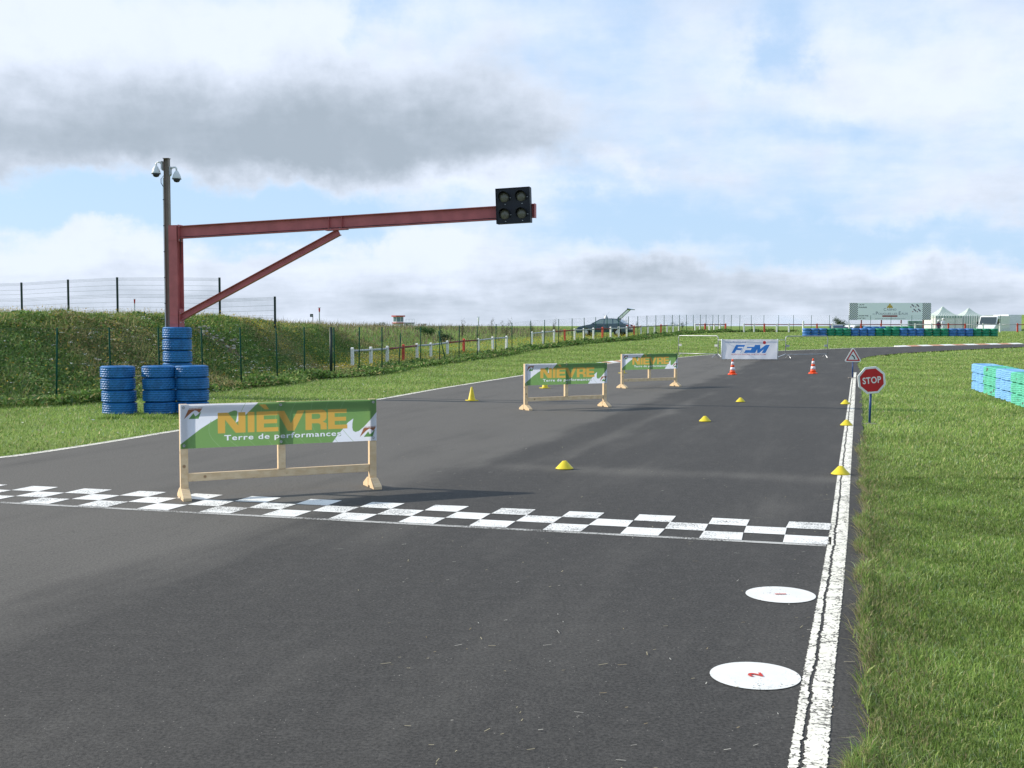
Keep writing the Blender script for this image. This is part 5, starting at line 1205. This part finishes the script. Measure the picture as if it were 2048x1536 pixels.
# dry overhanging blades on the asphalt edge
K = 2600; y = 3.0 + RNG.random(K) ** 1.3 * 14; cl_ = low_noise(y * 2.0, y, 3.1, 2.2); k = RNG.random(K) < cl_ ** 2 * 1.6; y = y[k]; K = len(y); x = right_edge(y) - .115 + .10 * low_noise(y * 2.1, y * 1.7, 1.1, 1.0) + RNG.uniform(.0, .09, K)
cols = palette(K, [(.40, .34, .18), (.30, .27, .12), (.20, .25, .09)], [.5, .25, .25], .15)
stuff('edge_grass', blades('edge_grass', np.stack([x, y, np.zeros(K) - .01], -1), .05 + .07 * RNG.random(K), .003 + .0025 * RNG.random(K) + .0003 * y, .5, cols, wind=(-.75, -.1)), 'dry grass blades hanging over the edge of the asphalt')
# weeds on the bank: broad little leaves and taller stalks
def leaves(name, P, size, cols, m='leaf', up=.5):
    K = len(P); n = RNG.normal(0, 1, (K, 3)); n[:, 2] = np.abs(n[:, 2]) + up; n /= np.linalg.norm(n, axis=1)[:, None]
    a = np.cross(n, RNG.normal(0, 1, (K, 3))); a /= np.linalg.norm(a, axis=1)[:, None]; b = np.cross(n, a)
    s = size[:, None]
    V = np.stack([P - a * s * .5, P + b * s * .26 - a * s * .05, P + a * s * .55, P - b * s * .26 + a * s * .05], 1)
    return fast_mesh(name, V, 4, m, cols.astype(np.float32))
def bank_points(K, smin, smax, ymin=14, ymax=62):
    n = int(K * 1.6); y = ymin + (ymax - ymin) * RNG.random(n); xf = np.interp(y, FL[:, 1], FL[:, 0]); x = xf + .6 - RNG.random(n) ** .9 * (smax * 1.5 + 8)
    x2 = RNG.uniform(-36, -5, n // 3); y2 = np.interp(x2, FL[:, 0], FL[:, 1]) + smin + RNG.random(n // 3) * (smax * 1.2 - smin); x, y = np.concatenate([x, x2]), np.concatenate([y, y2])
    s = sdist(x, y); k = (s > smin) & (s < smax) & (x > -38) & (y < ymax); return x[k], y[k], s[k]
BC = [(.085, .165, .036), (.130, .230, .048), (.205, .285, .072), (.30, .34, .11), (.37, .31, .14), (.11, .19, .070)]
x, y, s_ = bank_points(250000, -.5, 11.0); K = len(x); pt = low_noise(x, y, .9, 4.0); p2 = low_noise(x, y, 2.7, 1.0)
hgt = (.03 + .17 * RNG.random(K) * (.25 + p2)) * np.where(s_ < .8, 1.1, 1.0); cols = palette(K, BC, [.28, .30, .18, .10, .06, .08], .22) * (.75 + .5 * pt)[:, None]
_pb = low_noise(x, y, .45, 2.7) + .35 * (low_noise(x, y, 1.9, .4) - .5); _bk = RNG.random(K) < np.clip((_pb - .45) * 2.2, 0, .65)
cols[_bk] = palette(int(_bk.sum()), [(.30, .25, .11), (.24, .24, .09), (.36, .31, .15)], [.4, .4, .2], .2)
_sc = np.array(G(437, 690, terrain)); _sa = np.array(G(405, 668, terrain)) - _sc; _sa = _sa / np.linalg.norm(_sa)
def scar(x, y):
    a_ = (x - _sc[0]) * _sa[0] + (y - _sc[1]) * _sa[1]; b_ = (x - _sc[0]) * -_sa[1] + (y - _sc[1]) * _sa[0]
    return (a_ / 1.15) ** 2 + (b_ / .6) ** 2 + 1.1 * (low_noise(x, y, 5.0, 1.0) - .5)
_k = (scar(x, y) > .8) | (RNG.random(K) < .42); x, y, hgt, cols = x[_k], y[_k], hgt[_k], cols[_k]; K = len(x)
stuff('bank_weeds', leaves('bank_weeds', np.stack([x, y, terrain(x, y) + hgt * .9], -1), .045 + .07 * RNG.random(K), cols), 'leafy weeds covering the grass bank behind the wire fence')
x, y, s_ = bank_points(130000, -.35, 16.0); _k = (scar(x, y) > .8) | (RNG.random(len(x)) < .5); x, y, s_ = x[_k], y[_k], s_[_k]; K = len(x); p2 = low_noise(x, y, 1.7, 2.0); h = .10 + .26 * RNG.random(K) * (.3 + p2); cols = palette(K, BC, [.22, .28, .22, .14, .10, .04], .22)
_bk = RNG.random(K) < np.clip((low_noise(x, y, .45, 2.7) - .42) * 2.2, 0, .7); cols[_bk] = palette(int(_bk.sum()), [(.34, .29, .13), (.28, .28, .11), (.40, .35, .18)], [.4, .4, .2], .2)
stuff('bank_grass', blades('bank_grass', np.stack([x, y, terrain(x, y) - .03], -1), h, .010 + .014 * RNG.random(K), .35, cols, seg2=False), 'long rough grass on the bank behind the wire fence')
# plateau meadow towards the horizon
K = 120000; y = 45 + RNG.random(K) ** 1.3 * 110; x = -.55 * y + RNG.random(K) * .78 * y; s_ = sdist(x, y); k = s_ > 1.0; x, y = x[k], y[k]; K = len(x)
h = .06 + .12 * RNG.random(K); cols = palette(K, BC, [.12, .22, .26, .20, .14, .06], .2) * 1.12
stuff('meadow_grass', blades('meadow_grass', np.stack([x, y, terrain(x, y) - .03], -1), h, .02 + .03 * RNG.random(K), .4, cols, seg2=False), 'rough meadow grass on the rise beyond the rail fences')
# grey brown seed stalks along the skyline
K = 26000; y = 30 + RNG.random(K) ** 1.1 * 85; x = -.46 * y + RNG.random(K) * .66 * y; s_ = sdist(x, y); cl_ = low_noise(x, y, .7, 3.0); k = (s_ > 6.0) & (RNG.random(K) < cl_ ** 1.5 * 1.3); x, y = x[k], y[k]; K = len(x)
h = .18 + .38 * RNG.random(K) ** 2.0; cols = palette(K, [(.13, .11, .07), (.18, .15, .11), (.10, .12, .05)], [.4, .3, .3], .2)
stuff('dry_stalks', blades('dry_stalks', np.stack([x, y, terrain(x, y) - .03], -1), h, .014 + .022 * RNG.random(K), .25, cols, seg2=False), 'dry seed stalks along the skyline of the bank')
K = 9000; y = 56 + RNG.random(K) * 60; a_ = -.215 + RNG.random(K) * .26; x = a_ * y; cl_ = low_noise(a_ * 60, y * .3, 1.0, 1.5); k = (sdist(x, y) > 7) & (RNG.random(K) < .25 + cl_); x, y, cl_ = x[k], y[k], cl_[k]; K = len(x)
h = .22 + .36 * RNG.random(K) ** 1.6 * (.5 + cl_); cols = palette(K, [(.20, .16, .10), (.27, .22, .15), (.15, .17, .07)], [.4, .3, .3], .2)
stuff('brown_stalks', blades('brown_stalks', np.stack([x, y, terrain(x, y) - .03], -1), h, .030 + .035 * RNG.random(K), .3, cols, seg2=False), 'brown weeds along the far skyline beside the control tower')
# verge weeds at the foot of the fence
i = RNG.integers(3, len(FL) - 14, 46000); f = RNG.random(46000)[:, None]; p = FL[i] + (FL[i + 1] - FL[i]) * f + RNG.normal(0, .28, (46000, 2)); x, y = p.T; K = len(x); p2 = low_noise(x, y, 1.3, 5.0)
hgt = .30 * RNG.random(K) * p2 + .02; cols = palette(K, BC, [.36, .34, .14, .06, .04, .06], .22)
stuff('fence_weeds', leaves('fence_weeds', np.stack([x, y, terrain(x, y) + hgt], -1), (.05 + .08 * RNG.random(K)) * (1 + y / 120), cols), 'green weeds growing along the foot of the wire fence')
# flowers
x, y, s_ = bank_points(11000, .3, 14.0, 14, 75); K = len(x); cols = palette(K, [(.50, .36, .04), (.40, .24, .05), (.66, .66, .58)], [.60, .32, .08], .12)
stuff('bank_flowers', leaves('bank_flowers', np.stack([x, y, terrain(x, y) + .16 + .18 * RNG.random(K)], -1), .035 + .03 * RNG.random(K), cols, 'flower', 1.2), 'scattered yellow and white flowers on the bank')
K = 9000; y = 40 + RNG.random(K) * 50; xc = np.interp(y, FL[:, 1], FL[:, 0]); x = xc - RNG.random(K) * 6 - .5; s_ = sdist(x, y); k = (s_ > .6) & (low_noise(x, y, 1.2, 6.0) > .4); x, y = x[k], y[k]; K = len(x)
cols = palette(K, [(.62, .48, .03), (.50, .40, .06)], [.7, .3], .12)
stuff('buttercups', leaves('buttercups', np.stack([x, y, terrain(x, y) + .10 + .16 * RNG.random(K)], -1), .05 + .03 * RNG.random(K), cols, 'flower', 1.2), 'yellow flowers round the posts of the rail fence')
# umbels: white heads on the slope
K = 260; x, y, s_ = bank_points(9000, .6, 6.0, 27, 40); k = RNG.choice(len(x), K); x, y = x[k], y[k]
Pu = np.repeat(np.stack([x, y, terrain(x, y) + .30], -1), 9, 0) + RNG.normal(0, (.035, .035, .008), (K * 9, 3))
stuff('white_umbels', leaves('white_umbels', Pu, np.full(K * 9, .035), np.full((K * 9, 3), .72), 'flower', 2.0), 'white umbel flowers on the slope behind the thin green posts')
# daisies, straw and clippings
K = 900; y = 13 + RNG.random(K) * 35; x = left_edge(y) - .2 - RNG.random(K) * 8; k = sdist(x, y) < 0; x, y = x[k], y[k]
stuff('clippings', leaves('clippings', np.stack([x, y, terrain(x, y) + .05], -1), .03 + .04 * RNG.random(len(x)), palette(len(x), [(.42, .38, .22), (.55, .55, .50)], [.7, .3]), 'flower', 3), 'pale dry clippings on the mown strip by the track')
K = 420; y = 3.2 + RNG.random(K) ** 1.6 * 16; x = RNG.uniform(-.6, 1, K) * .36 * y + .5; k = x < right_edge(y) + .1; x, y = x[k], y[k]; K = len(x); th = RNG.uniform(-.5, .5, K) + np.where(RNG.random(K) < .3, 1.4, 0); ln = .006 + .022 * RNG.random(K) ** 2.5; wd = .0016 + .001 * RNG.random(K)
a = np.stack([np.cos(th), np.sin(th)], -1); n_ = np.stack([-a[:, 1], a[:, 0]], -1); c_ = np.stack([x, y], -1)
def zq(p, z_): return np.concatenate([p, np.full((len(p), 1), z_)], 1)
V = np.stack([zq(c_ - a * ln[:, None] - n_ * wd[:, None], .006), zq(c_ + a * ln[:, None] - n_ * wd[:, None], .008), zq(c_ + a * ln[:, None] + n_ * wd[:, None], .008), zq(c_ - a * ln[:, None] + n_ * wd[:, None], .006)], 1)
stuff('straw', fast_mesh('straw', V, 4, 'flower', palette(K, [(.42, .37, .24), (.50, .48, .42), (.30, .24, .14)], [.5, .3, .2]).astype(np.float32)), 'bits of straw and grit scattered on the asphalt')
# bare earth scar with stones on the bank
q = MB()
for k in range(34):
    u = random.uniform(392, 476); v = 652 + (u - 392) * .55 + random.uniform(-14, 14)
    x, y = G(u, v, terrain); r_ = random.uniform(.03, .10); pr = [(0, -r_ * .4), (r_ * .8, -r_ * .3), (r_, 0), (r_ * .6, r_ * .45), (0, r_ * .55)]
    q.lathe(pr, 7, (x, y, float(terrain(x, y)) + .07), rfun=lambda i, kk, r: r * random.uniform(.7, 1.2))
e_ = MB(); n_ = 22; _vs = []
for i in range(n_ + 1):
    for j in range(n_ + 1):
        a_, b_ = (i / n_ * 2 - 1) * 1.3, (j / n_ * 2 - 1) * .7; px_ = _sc + _sa * a_ + np.array([-_sa[1], _sa[0]]) * b_
        rr2 = (a_ / 1.3) ** 2 + (b_ / .7) ** 2
        _vs.append((px_[0], px_[1], float(terrain(px_[0], px_[1])) + .05 * (1 - rr2) - .01 + random.uniform(-.02, .03) - .05 * max(0, rr2 - .8)))
e_.add(_vs, [(i * (n_ + 1) + j, (i + 1) * (n_ + 1) + j, (i + 1) * (n_ + 1) + j + 1, i * (n_ + 1) + j + 1) for i in range(n_) for j in range(n_)])
e_.build('earth_scar', 'earth')['kind'] = 'structure'
tag(q.build('scar_stones', 'stone'), 'pale stones and rubble in the bare scar of the grass bank', kind='stuff')
# shrubs on the skyline and slope
def shrub(u, v, d_, wpx, hpx, lab, cols, n=900, cat='shrub', name='shrub', base_trunk=False):
    if d_ is None: x, y = G(u, v, terrain)
    else: y = d_; x = (u - 1024) / FPX * y
    z = tz(x, y); s_ = y / FPX; W_, H_ = wpx * s_, (hpx * s_ if d_ is None else EYE + hpx * s_ - z)
    t = thing(name, lab, cat, (x, y, z - .02))
    q = MB()
    for k in range(5 if not base_trunk else 4):
        a = random.uniform(0, 6.28); q.tube([(0, 0, -.1), (W_ * .12 * math.cos(a), W_ * .12 * math.sin(a), H_ * .4), (W_ * .3 * math.cos(a), W_ * .3 * math.sin(a), H_ * random.uniform(.6, .85))], max(.012, W_ * .02), 5, r1=.004)
    if base_trunk: q.tube([(0, 0, -.1), (.02, 0, H_ * .5)], W_ * .05, 7, r1=W_ * .03)
    q.build('trunk' if base_trunk else 'stem', 'bark', t)
    cl = RNG.normal(0, 1, (14, 3)) * np.array([.26 * W_, .22 * W_, .17 * H_]) + np.array([0, 0, H_ * .56]); i = RNG.integers(0, 14, n)
    P_ = cl[i] + RNG.normal(0, 1, (n, 3)) * np.array([.10 * W_, .10 * W_, .10 * H_]); P_ = P_[P_[:, 2] > .02]; sz = (W_ * .05 + .02) * RNG.uniform(.6, 1.5, len(P_))
    link('crown', leaves('crown', P_, sz, palette(len(P_), cols, [1] * len(cols), .25), 'leaf', .2), t)
DKG = [(.030, .065, .022), (.045, .085, .028), (.065, .10, .04)]; BRN = [(.085, .075, .04), (.12, .10, .06), (.07, .085, .035)]; GRN = [(.05, .125, .03), (.07, .15, .035), (.10, .16, .05)]
for (u, d_, w_, h_, lab, c) in ((1012, 78, 22, 15, 'low brown bush on the skyline, tallest of those by the wire fence', BRN), (985, 82, 13, 16, 'narrow brown bush on the skyline next to the tallest one', BRN), (924, 80, 18, 11, 'low brown bush on the skyline beside the far tower', BRN),
        (1062, 80, 12, 12, 'small brown bush on the skyline just before the long rail fence', BRN), (1108, 84, 10, 17, 'bare leaning brown weed on the skyline near the dark car', BRN), (765, 120, 22, 8, 'low dark bush next to the control tower', DKG), (846, 130, 18, 7, 'flat dark bush beyond the control tower', BRN)):
    shrub(u, 0, d_, w_, h_, lab, c, 500)
shrub(858, 676, None, 34, 26, 'fresh green bush halfway up the slope behind the rail fence', GRN, 1400)
shrub(888, 683, None, 30, 20, 'dark green bush beside the fresh green one on the slope', DKG, 1200)
shrub(420, 638, 40, 20, 26, 'leafy green sapling on the crest of the bank by the gantry brace', GRN, 260)
for (u, w_, h_, lab) in ((1251, 7, 18, 'thin dark conifer far behind the dark car'), (1272, 8, 9, 'small dark bush far behind the dark car'), (1346, 12, 9, 'distant dark bush at the end of the long rail fence'), (1364, 16, 8, 'broad distant dark bush past the end of the long rail fence')):
    shrub(u, 0, 150, w_, h_, lab, DKG, 400)
shrub(1681, 0, 175, 30, 14, 'round dark green tree behind the navy car', DKG, 3200, 'tree', 'tree', True)
# leafy sprouts where the tyre stacks meet the lawn
for (u, v, lab) in ((226, 834, 'tuft of grass at the foot of the leaning tyre stack'), (310, 834, 'tuft of grass at the foot of the middle tyre stack')):
    x, y = G(u, v); K = 260; Pn = np.stack([x + RNG.normal(0, .16, K), y - .12 + RNG.normal(0, .05, K), np.full(K, tz(x, y) - .01)], -1)
    o = link('grass_tuft', blades('grass_tuft', Pn, .06 + .09 * RNG.random(K), .008 + .006 * RNG.random(K), .45, palette(K, GC, [.4, .3, .2, .05, .0, .05]))); tag(o, lab, 'grass tuft', 'grass tufts at the tyre stacks')
